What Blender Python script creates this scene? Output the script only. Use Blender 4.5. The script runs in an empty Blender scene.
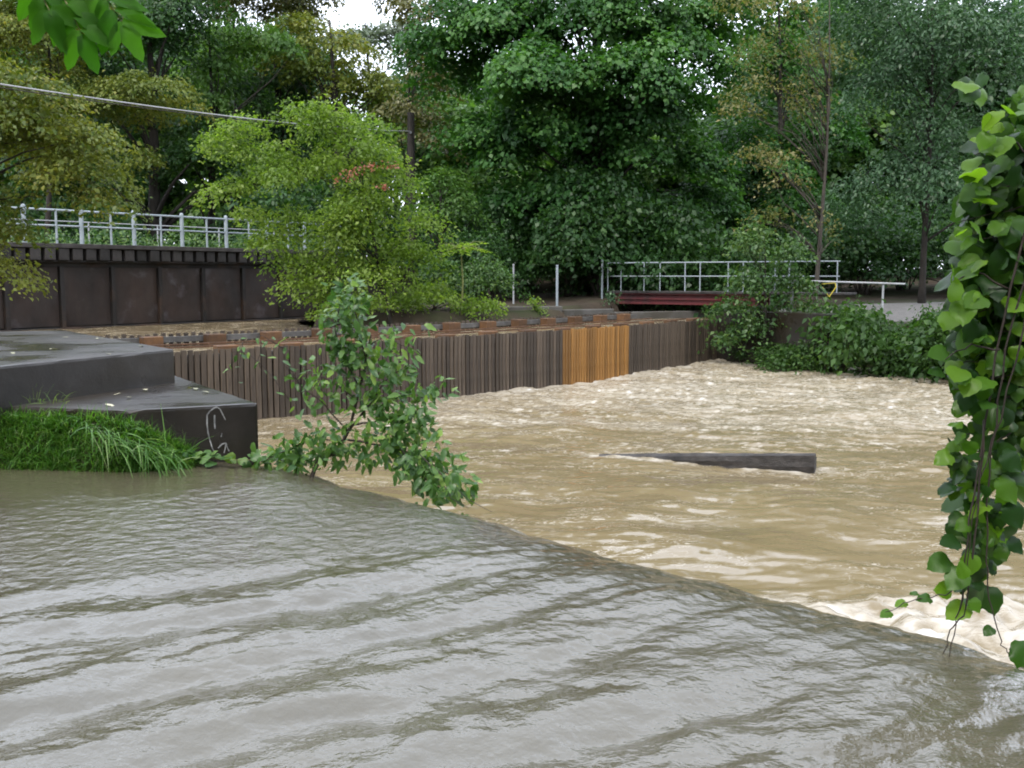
import bpy, bmesh, math, random
import numpy as np
from mathutils import Vector, Matrix, Quaternion

scene = bpy.context.scene
col = scene.collection
random.seed(7)
R = math.radians

# ------------------------------------------------------------------ camera
F_PX = 1005.0; CAMZ = 2.85; PITCH = math.atan(108.0 / F_PX)
cam_d = bpy.data.cameras.new('camera'); cam = bpy.data.objects.new('camera', cam_d); col.objects.link(cam)
cam_d.sensor_width = 36.0; cam_d.lens = 36.0 * F_PX / 1024.0
cam_d.clip_start = 0.05; cam_d.clip_end = 3000.0
cam.location = (0, 0, CAMZ); cam.rotation_euler = (math.pi / 2 - PITCH, 0, 0)
scene.camera = cam

# ------------------------------------------------------------------ sky, sun, exposure
SUN_EL, SUN_AZ = 58.0, 200.0          # azimuth clockwise from +Y: behind the camera, a little left
w = bpy.data.worlds.new('World'); scene.world = w; w.use_nodes = True
nt = w.node_tree; nt.nodes.clear()
sky = nt.nodes.new('ShaderNodeTexSky'); sky.sky_type = 'NISHITA'; sky.sun_disc = False
sky.sun_elevation = R(SUN_EL); sky.sun_rotation = R(SUN_AZ); sky.dust_density = 4.0; sky.ozone_density = 1.0; sky.air_density = 1.0
cloud = nt.nodes.new('ShaderNodeMixRGB'); cloud.inputs[0].default_value = 0.72
cloud.inputs[2].default_value = (10.2, 10.9, 12.3, 1)      # high overcast
bg = nt.nodes.new('ShaderNodeBackground'); bg.inputs[1].default_value = 0.145
wo = nt.nodes.new('ShaderNodeOutputWorld')
nt.links.new(sky.outputs[0], cloud.inputs[1]); nt.links.new(cloud.outputs[0], bg.inputs[0]); nt.links.new(bg.outputs[0], wo.inputs[0])

sd = bpy.data.lights.new('sun', 'SUN'); sun = bpy.data.objects.new('sun', sd); col.objects.link(sun)
sd.energy = 1.3; sd.angle = R(12); sd.color = (1.0, 0.95, 0.86)
_d = Vector((math.sin(R(SUN_AZ)) * math.cos(R(SUN_EL)), math.cos(R(SUN_AZ)) * math.cos(R(SUN_EL)), math.sin(R(SUN_EL))))
sun.rotation_euler = _d.to_track_quat('Z', 'Y').to_euler()

vs = scene.view_settings
vs.view_transform = 'Standard'; vs.look = 'None'; vs.gamma = 1.0; vs.use_curve_mapping = False
vs.exposure = 1.1
cy = scene.cycles
cy.max_bounces = 7; cy.diffuse_bounces = 4; cy.glossy_bounces = 3; cy.transmission_bounces = 4; cy.transparent_max_bounces = 4
cy.caustics_reflective = False; cy.caustics_refractive = False
cy.use_denoising = True
cy.use_adaptive_sampling = True; cy.adaptive_threshold = 0.02
try: cy.denoiser = 'OPENIMAGEDENOISE'
except Exception: pass
cy.filter_width = 1.9

# ------------------------------------------------------------------ helpers
_c, _s = math.cos(PITCH), math.sin(PITCH)
def ray(px, py):
    u = (px - 512.0) / F_PX; v = (384.0 - py) / F_PX
    return (u, _c + v * _s, -_s + v * _c)
def P(px, py, D):
    d = ray(px, py); t = D / d[1]
    return Vector((d[0] * t, D, CAMZ + d[2] * t))
def onz(px, py, z):
    d = ray(px, py); t = (z - CAMZ) / d[2]
    return Vector((d[0] * t, d[1] * t, z))

def hash3(ix, iy, iz, seed):
    h = (ix.astype(np.int64) * 374761393 + iy.astype(np.int64) * 668265263 + iz.astype(np.int64) * 2147483647 + seed * 1274126177) & 0xffffffff
    h = ((h ^ (h >> 13)) * 1274126177) & 0xffffffff
    h = ((h ^ (h >> 16)) * 2246822519) & 0xffffffff
    return ((h ^ (h >> 15)) & 0xffffff) / float(0xffffff)
def noise2(x, y, seed=0):
    """gradient noise, 0..1 around 0.5"""
    x = np.asarray(x, float); y = np.asarray(y, float)
    x, y = 0.8 * x - 0.6 * y + 3.7, 0.6 * x + 0.8 * y - 1.9
    ix = np.floor(x); iy = np.floor(y); fx = x - ix; fy = y - iy
    ux = fx * fx * fx * (fx * (fx * 6 - 15) + 10); uy = fy * fy * fy * (fy * (fy * 6 - 15) + 10)
    z = np.zeros_like(ix)
    def g(i, j):
        a = hash3(ix + i, iy + j, z, seed) * 6.2831853
        return np.cos(a) * (fx - i) + np.sin(a) * (fy - j)
    n = (g(0, 0) * (1 - ux) + g(1, 0) * ux) * (1 - uy) + (g(0, 1) * (1 - ux) + g(1, 1) * ux) * uy
    return np.clip(0.5 + 0.78 * n, 0, 1)
def fbm2(x, y, seed=0, oct=4, gain=0.5):
    t = 0; a = 1.0; n = 0
    for k in range(oct):
        t = t + a * (noise2(x * 2 ** k + 17.3 * k, y * 2 ** k - 9.1 * k, seed + k) - 0.5) * 2; n += a; a *= gain
    return t / n
def ridge2(x, y, seed=0, oct=3, gain=0.5):
    t = 0; a = 1.0; n = 0
    for k in range(oct):
        t = t + a * (1 - np.abs(noise2(x * 2 ** k + 31.7 * k, y * 2 ** k + 5.3 * k, seed + k) - 0.5) * 2); n += a; a *= gain
    return t / n
def sstep(a, b, x):
    t = np.clip((x - a) / (b - a), 0, 1); return t * t * (3 - 2 * t)

def np_mesh(name, V, faces, smooth=False, attrs=None):
    """V (n,3); faces: list of (m,k) int arrays"""
    me = bpy.data.meshes.new(name)
    V = np.asarray(V, np.float32)
    me.vertices.add(len(V)); me.vertices.foreach_set('co', V.ravel())
    loops = np.concatenate([np.asarray(f, np.int32).ravel() for f in faces])
    tot = np.concatenate([np.full(len(f), np.asarray(f).shape[1], np.int32) for f in faces])
    start = np.concatenate([[0], np.cumsum(tot)[:-1]]).astype(np.int32)
    me.loops.add(len(loops)); me.loops.foreach_set('vertex_index', loops)
    me.polygons.add(len(tot)); me.polygons.foreach_set('loop_start', start); me.polygons.foreach_set('loop_total', tot)
    if smooth: me.polygons.foreach_set('use_smooth', np.ones(len(tot), bool))
    for k, a in (attrs or {}).items():
        at = me.attributes.new(k, 'FLOAT', 'POINT'); at.data.foreach_set('value', np.asarray(a, np.float32))
    me.update(calc_edges=True); me.validate()
    return me

def link(name, me, mat=None, parent=None, label=None, cat=None, group=None, kind=None, loc=None):
    o = bpy.data.objects.new(name, me); col.objects.link(o)
    if mat is not None and me is not None and len(me.materials) == 0: me.materials.append(mat)
    if parent is not None: o.parent = parent
    if label: o['label'] = label
    if cat: o['category'] = cat
    if group: o['group'] = group
    if kind: o['kind'] = kind
    if loc is not None: o.location = loc
    return o
def thing(name, label, cat, loc=(0, 0, 0), group=None, rz=0.0):
    o = link(name, None, None, None, label, cat, group, None, loc); o.empty_display_size = 0.2
    o.rotation_euler = (0, 0, rz)
    return o
def copy_tree(o, parent=None):
    c = o.copy(); col.objects.link(c); c.parent = parent
    for ch in list(o.children): copy_tree(ch, c)
    return c

class MB:
    """collects simple solids into one mesh"""
    def __init__(self): self.V = []; self.F = []
    def add(self, vs_, fs_):
        n = len(self.V); self.V += [tuple(v) for v in vs_]; self.F += [tuple(i + n for i in f) for f in fs_]
    def prism(self, pts, z0, z1):
        n = len(pts)
        z1l = z1 if isinstance(z1, (list, tuple)) else [z1] * n
        v = [(p[0], p[1], z0) for p in pts] + [(p[0], p[1], z1l[i]) for i, p in enumerate(pts)]
        f = [tuple(range(n))[::-1], tuple(range(n, 2 * n))] + [(i, (i + 1) % n, (i + 1) % n + n, i + n) for i in range(n)]
        self.add(v, f)
    def obox(self, a, b, wx, wz, up=(0, 0, 1)):
        """bar from a to b, wx wide sideways, wz deep along up"""
        a = Vector(a); b = Vector(b); d = (b - a).normalized(); u = Vector(up)
        s = d.cross(u).normalized(); u = s.cross(d).normalized()
        v = []
        for p in (a, b):
            for i, j in ((-1, -1), (1, -1), (1, 1), (-1, 1)): v.append(p + s * (i * wx / 2) + u * (j * wz / 2))
        self.add(v, [(0, 1, 2, 3)[::-1], (4, 5, 6, 7), (0, 1, 5, 4), (1, 2, 6, 5), (2, 3, 7, 6), (3, 0, 4, 7)])
    def tube(self, pts, rad, n=6, cap=True):
        pts = [Vector(p) for p in pts]
        if not isinstance(rad, (list, tuple)): rad = [rad] * len(pts)
        base = len(self.V); ref = Vector((0.31, 0.2, 0.93)).normalized()
        for i, p in enumerate(pts):
            d = (pts[min(i + 1, len(pts) - 1)] - pts[max(i - 1, 0)]).normalized()
            s = d.cross(ref if abs(d.dot(ref)) < 0.97 else Vector((1, 0, 0))).normalized(); u = s.cross(d)
            for k in range(n):
                a = 2 * math.pi * k / n
                self.V.append(tuple(p + (s * math.cos(a) + u * math.sin(a)) * rad[i]))
        for i in range(len(pts) - 1):
            for k in range(n):
                a0 = base + i * n + k; a1 = base + i * n + (k + 1) % n
                self.F.append((a0, a1, a1 + n, a0 + n))
        if cap:
            self.F.append(tuple(range(base, base + n))[::-1]); self.F.append(tuple(range(base + (len(pts) - 1) * n, base + len(pts) * n)))
    def mesh(self, name, smooth=False):
        me = bpy.data.meshes.new(name); me.from_pydata(self.V, [], self.F); me.update()
        bm = bmesh.new(); bm.from_mesh(me); bmesh.ops.recalc_face_normals(bm, faces=bm.faces); bm.to_mesh(me); bm.free()
        if smooth: me.polygons.foreach_set('use_smooth', np.ones(len(me.polygons), bool)); me.update()
        return me
def bevel_mesh(me, width, seg=2):
    bm = bmesh.new(); bm.from_mesh(me)
    bmesh.ops.bevel(bm, geom=list(bm.edges), offset=width, segments=seg, affect='EDGES', profile=0.6, clamp_overlap=True)
    bm.to_mesh(me); bm.free(); me.update(); return me

# ------------------------------------------------------------------ materials
MATS = {}
def mat(name):
    m = bpy.data.materials.new(name); m.use_nodes = True; t = m.node_tree; t.nodes.clear()
    out = t.nodes.new('ShaderNodeOutputMaterial'); MATS[name] = m
    return m, t, out
def N(t, typ, **kw):
    n = t.nodes.new(typ)
    for k, v in kw.items():
        if k.startswith('i_'): n.inputs[k[2:].replace('_', ' ')].default_value = v
        else: setattr(n, k, v)
    return n
def ramp(t, stops):
    r = t.nodes.new('ShaderNodeValToRGB'); e = r.color_ramp.elements
    while len(e) > len(stops): e.remove(e[-1])
    while len(e) < len(stops): e.new(0.5)
    for x, (p, c) in zip(e, stops): x.position = p; x.color = (c[0], c[1], c[2], 1)
    return r
def L(t, a, b): t.links.new(a, b)

def surf_mat(name, c0, c1, scale=3.0, rough=(0.6, 0.8), bump=0.3, bscale=20.0, stretch=(1, 1, 1), stain=None, metallic=0.0, spec=0.4, objrand=0.0):
    """two-tone worn surface with fine relief; object coordinates"""
    m, t, out = mat(name)
    tc = N(t, 'ShaderNodeTexCoord'); mp = N(t, 'ShaderNodeMapping'); mp.inputs['Scale'].default_value = stretch
    L(t, tc.outputs['Object'], mp.inputs[0])
    n1 = N(t, 'ShaderNodeTexNoise', i_Scale=scale, i_Detail=8.0, i_Roughness=0.65); L(t, mp.outputs[0], n1.inputs['Vector'])
    cr = ramp(t, [(0.3, c0), (0.7, c1)]); L(t, n1.outputs['Fac'], cr.inputs[0])
    colr = cr.outputs[0]
    if stain:
        n3 = N(t, 'ShaderNodeTexNoise', i_Scale=stain[1], i_Detail=5.0, i_Roughness=0.6); L(t, tc.outputs['Object'], n3.inputs['Vector'])
        sr = ramp(t, [(stain[2], (0, 0, 0)), (stain[2] + 0.14, (1, 1, 1))]); L(t, n3.outputs['Fac'], sr.inputs[0])
        mx = N(t, 'ShaderNodeMixRGB'); L(t, sr.outputs[0], mx.inputs[0]); L(t, colr, mx.inputs[1]); mx.inputs[2].default_value = (*stain[0], 1); colr = mx.outputs[0]
    if objrand:
        oi = N(t, 'ShaderNodeObjectInfo'); hs = N(t, 'ShaderNodeHueSaturation')
        mr = N(t, 'ShaderNodeMapRange'); mr.inputs[3].default_value = 1 - objrand; mr.inputs[4].default_value = 1 + objrand
        L(t, oi.outputs['Random'], mr.inputs[0]); L(t, mr.outputs[0], hs.inputs['Value']); L(t, colr, hs.inputs['Color']); colr = hs.outputs[0]
    b = N(t, 'ShaderNodeBsdfPrincipled'); b.inputs['Metallic'].default_value = metallic; b.inputs['Specular IOR Level'].default_value = spec
    L(t, colr, b.inputs['Base Color'])
    rr = N(t, 'ShaderNodeMapRange'); rr.inputs[1].default_value = 0.35; rr.inputs[2].default_value = 0.65; rr.inputs[3].default_value = rough[0]; rr.inputs[4].default_value = rough[1]
    n4 = N(t, 'ShaderNodeTexNoise', i_Scale=scale * 0.6, i_Detail=4.0); L(t, tc.outputs['Object'], n4.inputs['Vector']); L(t, n4.outputs['Fac'], rr.inputs[0]); L(t, rr.outputs[0], b.inputs['Roughness'])
    n2 = N(t, 'ShaderNodeTexNoise', i_Scale=bscale, i_Detail=6.0, i_Roughness=0.7); L(t, mp.outputs[0], n2.inputs['Vector'])
    bp = N(t, 'ShaderNodeBump', i_Strength=bump, i_Distance=0.02); L(t, n2.outputs['Fac'], bp.inputs['Height']); L(t, bp.outputs[0], b.inputs['Normal'])
    L(t, b.outputs[0], out.inputs[0])
    return m

def leaf_mat(name, stops, rough=0.42, trans=0.3, tcol=None, spec=0.35, by_object=False):
    m, t, out = mat(name)
    if by_object:
        oi = N(t, 'ShaderNodeObjectInfo'); fac = oi.outputs['Random']
    else:
        at = N(t, 'ShaderNodeAttribute'); at.attribute_name = 'var'; fac = at.outputs['Fac']
    cr = ramp(t, stops); L(t, fac, cr.inputs[0])
    b = N(t, 'ShaderNodeBsdfPrincipled'); b.inputs['Roughness'].default_value = rough; b.inputs['Specular IOR Level'].default_value = spec
    L(t, cr.outputs[0], b.inputs['Base Color'])
    tr = N(t, 'ShaderNodeBsdfTranslucent')
    hs = N(t, 'ShaderNodeMixRGB', blend_type='MULTIPLY'); hs.inputs[0].default_value = 1.0
    L(t, cr.outputs[0], hs.inputs[1]); hs.inputs[2].default_value = (*(tcol or (1.7, 1.9, 0.7)), 1); L(t, hs.outputs[0], tr.inputs[0])
    mx = N(t, 'ShaderNodeMixShader'); mx.inputs[0].default_value = trans
    L(t, b.outputs[0], mx.inputs[1]); L(t, tr.outputs[0], mx.inputs[2]); L(t, mx.outputs[0], out.inputs[0])
    return m

M = {}
M['bark'] = surf_mat('bark', (0.010, 0.008, 0.006), (0.034, 0.028, 0.022), 6, (0.8, 0.95), 0.8, 25, (1, 1, 0.25))
M['pale_bark'] = surf_mat('pale_bark', (0.022, 0.018, 0.014), (0.07, 0.06, 0.048), 6, (0.8, 0.95), 0.6, 25, (1, 1, 0.3))
M['stem'] = surf_mat('stem', (0.018, 0.013, 0.01), (0.04, 0.028, 0.02), 9, (0.6, 0.8), 0.3, 40)
M['green_stem'] = surf_mat('green_stem', (0.09, 0.11, 0.03), (0.16, 0.17, 0.05), 9, (0.5, 0.7), 0.2, 40)
M['concrete'] = surf_mat('wet_concrete', (0.010, 0.0085, 0.007), (0.032, 0.027, 0.023), 1.6, (0.14, 0.52), 0.14, 40, stain=((0.015, 0.011, 0.006), 1.1, 0.50), spec=0.38)
M['concrete_grey'] = surf_mat('grey_concrete', (0.05, 0.047, 0.04), (0.10, 0.095, 0.088), 1.6, (0.5, 0.8), 0.3, 30, stain=((0.05, 0.045, 0.035), 0.9, 0.5))
M['dirt'] = surf_mat('leafy_dirt', (0.022, 0.016, 0.011), (0.055, 0.042, 0.029), 0.9, (0.85, 1.0), 0.5, 12, stain=((0.03, 0.035, 0.014), 0.35, 0.5), spec=0.2)
M['gravel'] = surf_mat('gravel', (0.07, 0.067, 0.065), (0.14, 0.135, 0.13), 7, (0.8, 0.95), 0.6, 60)
M['wood_grey'] = surf_mat('weathered_board', (0.033, 0.024, 0.017), (0.090, 0.068, 0.049), 5, (0.55, 0.8), 0.35, 30, (4, 4, 0.35), stain=((0.03, 0.034, 0.024), 0.8, 0.56), objrand=0.4)
M['wood_new'] = surf_mat('fresh_board', (0.15, 0.068, 0.014), (0.27, 0.135, 0.034), 5, (0.5, 0.75), 0.3, 30, (4, 4, 0.35), objrand=0.32)
M['wood_block'] = surf_mat('rusty_timber', (0.05, 0.024, 0.010), (0.13, 0.064, 0.026), 5, (0.5, 0.8), 0.3, 30, (1, 1, 1), objrand=0.3)
M['wood_beam'] = surf_mat('grey_beam', (0.045, 0.042, 0.04), (0.12, 0.115, 0.108), 4, (0.5, 0.8), 0.3, 30)
M['rust'] = surf_mat('rusty_steel', (0.055, 0.026, 0.012), (0.12, 0.06, 0.03), 6, (0.5, 0.8), 0.3, 40)
M['girder'] = surf_mat('tarred_steel', (0.007, 0.006, 0.0055), (0.016, 0.013, 0.012), 1.1, (0.55, 0.85), 0.25, 14, (1, 1, 0.5), stain=((0.040, 0.022, 0.014), 0.8, 0.50))
M['girder_worn'] = surf_mat('worn_steel_panel', (0.012, 0.008, 0.0065), (0.034, 0.021, 0.016), 1.8, (0.5, 0.85), 0.3, 14, (1, 1, 0.45), stain=((0.055, 0.046, 0.049), 1.3, 0.56), objrand=0.2)
M['tie'] = surf_mat('tarred_tie', (0.015, 0.013, 0.012), (0.045, 0.04, 0.038), 4, (0.6, 0.9), 0.4, 20, objrand=0.45)
M['white_steel'] = surf_mat('painted_steel', (0.19, 0.225, 0.25), (0.30, 0.34, 0.365), 4, (0.4, 0.6), 0.1, 40, stain=((0.26, 0.22, 0.18), 2.2, 0.63))
M['galv'] = surf_mat('galvanised_steel', (0.22, 0.23, 0.24), (0.34, 0.35, 0.36), 5, (0.4, 0.6), 0.1, 40, stain=((0.2, 0.17, 0.15), 2.2, 0.62))
M['red_steel'] = surf_mat('red_steel', (0.06, 0.010, 0.011), (0.12, 0.020, 0.022), 2.2, (0.35, 0.6), 0.15, 30, (0.3, 1, 1), stain=((0.05, 0.02, 0.018), 1.3, 0.56))
M['log'] = surf_mat('wet_log', (0.008, 0.006, 0.005), (0.050, 0.043, 0.038), 4, (0.3, 0.7), 1.0, 12, (0.25, 5, 5), spec=0.4, stain=((0.006, 0.005, 0.004), 2.5, 0.56))
M['wire'] = surf_mat('cable_sheath', (0.25, 0.25, 0.26), (0.36, 0.36, 0.37), 5, (0.5, 0.7), 0.0, 10)
M['yellow'] = surf_mat('yellow_plastic', (0.36, 0.30, 0.03), (0.45, 0.38, 0.05), 4, (0.4, 0.6), 0.0, 10)
M['paint'] = surf_mat('chalky_paint', (0.03, 0.03, 0.03), (0.42, 0.42, 0.42), 16, (0.7, 0.9), 0.1, 60)

M['leaf_maple'] = leaf_mat('leaf_maple', [(0, (0.013, 0.045, 0.011)), (0.5, (0.031, 0.094, 0.02)), (1, (0.074, 0.165, 0.034))], rough=0.45, trans=0.32, spec=0.25)
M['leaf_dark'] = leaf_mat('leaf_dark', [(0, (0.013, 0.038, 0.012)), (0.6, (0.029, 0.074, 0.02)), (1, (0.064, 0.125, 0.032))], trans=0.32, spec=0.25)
M['leaf_mid'] = leaf_mat('leaf_mid', [(0, (0.034, 0.08, 0.018)), (0.6, (0.068, 0.14, 0.032)), (1, (0.115, 0.19, 0.046))], trans=0.36, spec=0.25)
M['leaf_olive'] = leaf_mat('leaf_olive', [(0, (0.042, 0.076, 0.012)), (0.4, (0.09, 0.128, 0.022)), (0.8, (0.155, 0.185, 0.036)), (1, (0.225, 0.215, 0.06))], trans=0.4, spec=0.25, tcol=(1.5, 1.4, 0.6))
M['leaf_gold'] = leaf_mat('leaf_gold', [(0, (0.04, 0.065, 0.018)), (0.35, (0.085, 0.098, 0.03)), (0.75, (0.145, 0.14, 0.055)), (1, (0.22, 0.195, 0.10))], trans=0.3, tcol=(1.3, 1.3, 0.6))
M['leaf_straw'] = leaf_mat('leaf_straw', [(0, (0.05, 0.08, 0.02)), (0.35, (0.10, 0.12, 0.035)), (0.75, (0.17, 0.165, 0.065)), (1, (0.27, 0.24, 0.12))], trans=0.4, tcol=(1.3, 1.3, 0.6), spec=0.25)
M['leaf_lime'] = leaf_mat('leaf_lime', [(0, (0.065, 0.115, 0.02)), (0.5, (0.12, 0.19, 0.033)), (1, (0.20, 0.265, 0.055))], trans=0.46, spec=0.25)
M['leaf_silver'] = leaf_mat('leaf_silver', [(0, (0.022, 0.055, 0.024)), (0.5, (0.042, 0.092, 0.04)), (0.9, (0.088, 0.15, 0.078)), (1, (0.16, 0.22, 0.14))], rough=0.38, trans=0.32, spec=0.3, tcol=(1.3, 1.6, 0.9))
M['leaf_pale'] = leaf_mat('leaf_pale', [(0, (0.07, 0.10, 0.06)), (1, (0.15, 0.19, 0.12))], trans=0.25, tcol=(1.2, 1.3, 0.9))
M['leaf_red'] = leaf_mat('leaf_red', [(0, (0.16, 0.05, 0.03)), (1, (0.28, 0.09, 0.05))], trans=0.25, tcol=(1.5, 1.0, 0.7))
M['leaf_shrub'] = leaf_mat('leaf_shrub', [(0, (0.026, 0.062, 0.02)), (0.6, (0.055, 0.115, 0.032)), (1, (0.12, 0.18, 0.05))], trans=0.3)
M['leaf_bank'] = leaf_mat('leaf_bank', [(0, (0.016, 0.042, 0.011)), (0.6, (0.04, 0.088, 0.02)), (0.9, (0.085, 0.15, 0.036)), (1, (0.15, 0.21, 0.06))], trans=0.34, spec=0.25)
M['leaf_sap'] = leaf_mat('leaf_sapling', [(0, (0.032, 0.08, 0.024)), (0.5, (0.062, 0.13, 0.036)), (0.85, (0.10, 0.18, 0.05)), (1, (0.17, 0.26, 0.06))], rough=0.36, trans=0.36, spec=0.3, by_object=True)
M['leaf_vine'] = leaf_mat('leaf_vine', [(0, (0.014, 0.042, 0.010)), (0.5, (0.034, 0.09, 0.012)), (0.8, (0.07, 0.155, 0.015)), (1, (0.125, 0.225, 0.02))], rough=0.36, spec=0.22, trans=0.48, by_object=True)
M['leaf_vine_lit'] = leaf_mat('leaf_vine_lit', [(0, (0.04, 0.10, 0.010)), (0.5, (0.075, 0.16, 0.014)), (1, (0.125, 0.22, 0.02))], rough=0.4, trans=0.5, spec=0.2, by_object=True)  # lighter copy of the vine leaf: light on the outer leaves put in colour
M['leaf_back'] = leaf_mat('leaf_backlit', [(0, (0.022, 0.085, 0.006)), (1, (0.045, 0.135, 0.01))], rough=0.55, spec=0.1, trans=0.55, by_object=True)
M['leaf_sap_j'] = leaf_mat('leaf_sapling_small', [(0, (0.032, 0.08, 0.022)), (0.5, (0.062, 0.13, 0.034)), (0.85, (0.10, 0.18, 0.048)), (1, (0.17, 0.26, 0.06))], rough=0.36, trans=0.36, spec=0.3)
M['leaf_vine_j'] = leaf_mat('leaf_vine_shaded', [(0, (0.012, 0.036, 0.008)), (0.6, (0.03, 0.075, 0.012)), (1, (0.07, 0.14, 0.018))], rough=0.36, trans=0.38)  # darker copy for the inner vine leaves, their shade put in the colour
M['grass'] = leaf_mat('grass_blade', [(0, (0.03, 0.09, 0.014)), (0.6, (0.065, 0.165, 0.024)), (0.9, (0.12, 0.23, 0.05)), (1, (0.2, 0.26, 0.11))], rough=0.4, trans=0.38)
M['litter'] = leaf_mat('fallen_leaf', [(0, (0.2, 0.2, 0.12)), (1, (0.42, 0.4, 0.28))], rough=0.5, trans=0.1, by_object=True)

def water_mat(name, deep, foam, rough, bscale, bump, bstretch=(1, 1, 1), ior=1.33, brk=1.9, fstretch=(1, 1, 1), fscale=9.0, lines=0.0, ripple=0.0):
    m, t, out = mat(name)
    tc = N(t, 'ShaderNodeTexCoord'); mp = N(t, 'ShaderNodeMapping'); mp.inputs['Scale'].default_value = bstretch; L(t, tc.outputs['Object'], mp.inputs[0])
    at = N(t, 'ShaderNodeAttribute'); at.attribute_name = 'foam'
    mf = N(t, 'ShaderNodeMapping'); mf.inputs['Scale'].default_value = fstretch; L(t, tc.outputs['Object'], mf.inputs[0])
    n = N(t, 'ShaderNodeTexNoise', i_Scale=fscale, i_Detail=8.0, i_Roughness=0.7, i_Distortion=0.6); L(t, mf.outputs[0], n.inputs['Vector'])
    mm = N(t, 'ShaderNodeMath', operation='MULTIPLY_ADD'); L(t, n.outputs['Fac'], mm.inputs[0]); mm.inputs[1].default_value = brk; mm.inputs[2].default_value = -brk / 2
    ad = N(t, 'ShaderNodeMath', operation='ADD', use_clamp=True); L(t, at.outputs['Fac'], ad.inputs[0]); L(t, mm.outputs[0], ad.inputs[1])
    ml = N(t, 'ShaderNodeMath', operation='MULTIPLY', use_clamp=True); L(t, ad.outputs[0], ml.inputs[0])
    gt = N(t, 'ShaderNodeMapRange'); gt.inputs[1].default_value = 0.02; gt.inputs[2].default_value = 0.15; L(t, at.outputs['Fac'], gt.inputs[0]); L(t, gt.outputs[0], ml.inputs[1])
    if lines:
        ml_ = N(t, 'ShaderNodeMapping'); ml_.inputs['Scale'].default_value = (0.55, 1.5, 1.0); L(t, tc.outputs['Object'], ml_.inputs[0])
        nl = N(t, 'ShaderNodeTexNoise', i_Scale=4.6, i_Detail=3.0, i_Roughness=0.55, i_Distortion=1.6); L(t, ml_.outputs[0], nl.inputs['Vector'])
        sb = N(t, 'ShaderNodeMath', operation='SUBTRACT'); L(t, nl.outputs['Fac'], sb.inputs[0]); sb.inputs[1].default_value = 0.5
        ab_ = N(t, 'ShaderNodeMath', operation='ABSOLUTE'); L(t, sb.outputs[0], ab_.inputs[0])
        lr = N(t, 'ShaderNodeMapRange'); lr.inputs[1].default_value = 0.004; lr.inputs[2].default_value = 0.022; lr.inputs[3].default_value = 1.0; lr.inputs[4].default_value = 0.0; L(t, ab_.outputs[0], lr.inputs[0])
        pn = N(t, 'ShaderNodeTexNoise', i_Scale=0.9, i_Detail=4.0, i_Roughness=0.65); L(t, ml_.outputs[0], pn.inputs['Vector'])
        pr_ = N(t, 'ShaderNodeMapRange'); pr_.inputs[1].default_value = 0.46; pr_.inputs[2].default_value = 0.64; pr_.inputs[4].default_value = lines; L(t, pn.outputs['Fac'], pr_.inputs[0])
        lm = N(t, 'ShaderNodeMath', operation='MULTIPLY'); L(t, lr.outputs[0], lm.inputs[0]); L(t, pr_.outputs[0], lm.inputs[1])
        mxm = N(t, 'ShaderNodeMath', operation='MAXIMUM'); L(t, ml.outputs[0], mxm.inputs[0]); L(t, lm.outputs[0], mxm.inputs[1]); ml = mxm
    n0 = N(t, 'ShaderNodeTexNoise', i_Scale=0.35, i_Detail=3.0); L(t, tc.outputs['Object'], n0.inputs['Vector'])
    cr = ramp(t, [(0.35, deep[0]), (0.65, deep[1])]); L(t, n0.outputs['Fac'], cr.inputs[0])
    mx = N(t, 'ShaderNodeMixRGB'); L(t, ml.outputs[0], mx.inputs[0]); L(t, cr.outputs[0], mx.inputs[1]); fr_ = ramp(t, [(0.6, foam), (0.95, (0.58, 0.58, 0.57))]); L(t, at.outputs['Fac'], fr_.inputs[0]); L(t, fr_.outputs[0], mx.inputs[2])
    b = N(t, 'ShaderNodeBsdfPrincipled'); L(t, mx.outputs[0], b.inputs['Base Color']); b.inputs['IOR'].default_value = ior
    mr = N(t, 'ShaderNodeMapRange'); mr.inputs[3].default_value = rough; mr.inputs[4].default_value = 0.6; L(t, ml.outputs[0], mr.inputs[0]); L(t, mr.outputs[0], b.inputs['Roughness'])
    nb = N(t, 'ShaderNodeTexNoise', i_Scale=bscale, i_Detail=5.0, i_Roughness=0.55); L(t, mp.outputs[0], nb.inputs['Vector'])
    bp = N(t, 'ShaderNodeBump', i_Strength=bump, i_Distance=0.05); L(t, nb.outputs['Fac'], bp.inputs['Height'])
    if ripple:
        ra = N(t, 'ShaderNodeAttribute'); ra.attribute_name = 'ripple'; rm = N(t, 'ShaderNodeMapRange'); rm.inputs[3].default_value = bump; rm.inputs[4].default_value = ripple
        L(t, ra.outputs['Fac'], rm.inputs[0]); L(t, rm.outputs[0], bp.inputs['Strength']); L(t, bp.outputs[0], b.inputs['Normal'])
    L(t, b.outputs[0], out.inputs[0])
    return m
M['river'] = water_mat('muddy_river', ((0.150, 0.116, 0.062), (0.178, 0.140, 0.078)), (0.43, 0.395, 0.335), 0.07, 9.0, 0.85, (0.45, 1.0, 1.0), 1.42, 1.7, (0.45, 1.2, 1.0), 13.0, 0.8)
M['sheet'] = water_mat('spillway_water', ((0.052, 0.046, 0.029), (0.070, 0.062, 0.040)), (0.42, 0.40, 0.34), 0.05, 12.0, 0.2, (1, 1, 1), 1.72, ripple=0.62)
M['canal'] = water_mat('canal_water', ((0.14, 0.105, 0.056), (0.165, 0.124, 0.066)), (0.4, 0.35, 0.27), 0.10, 3.5, 0.35)

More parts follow.
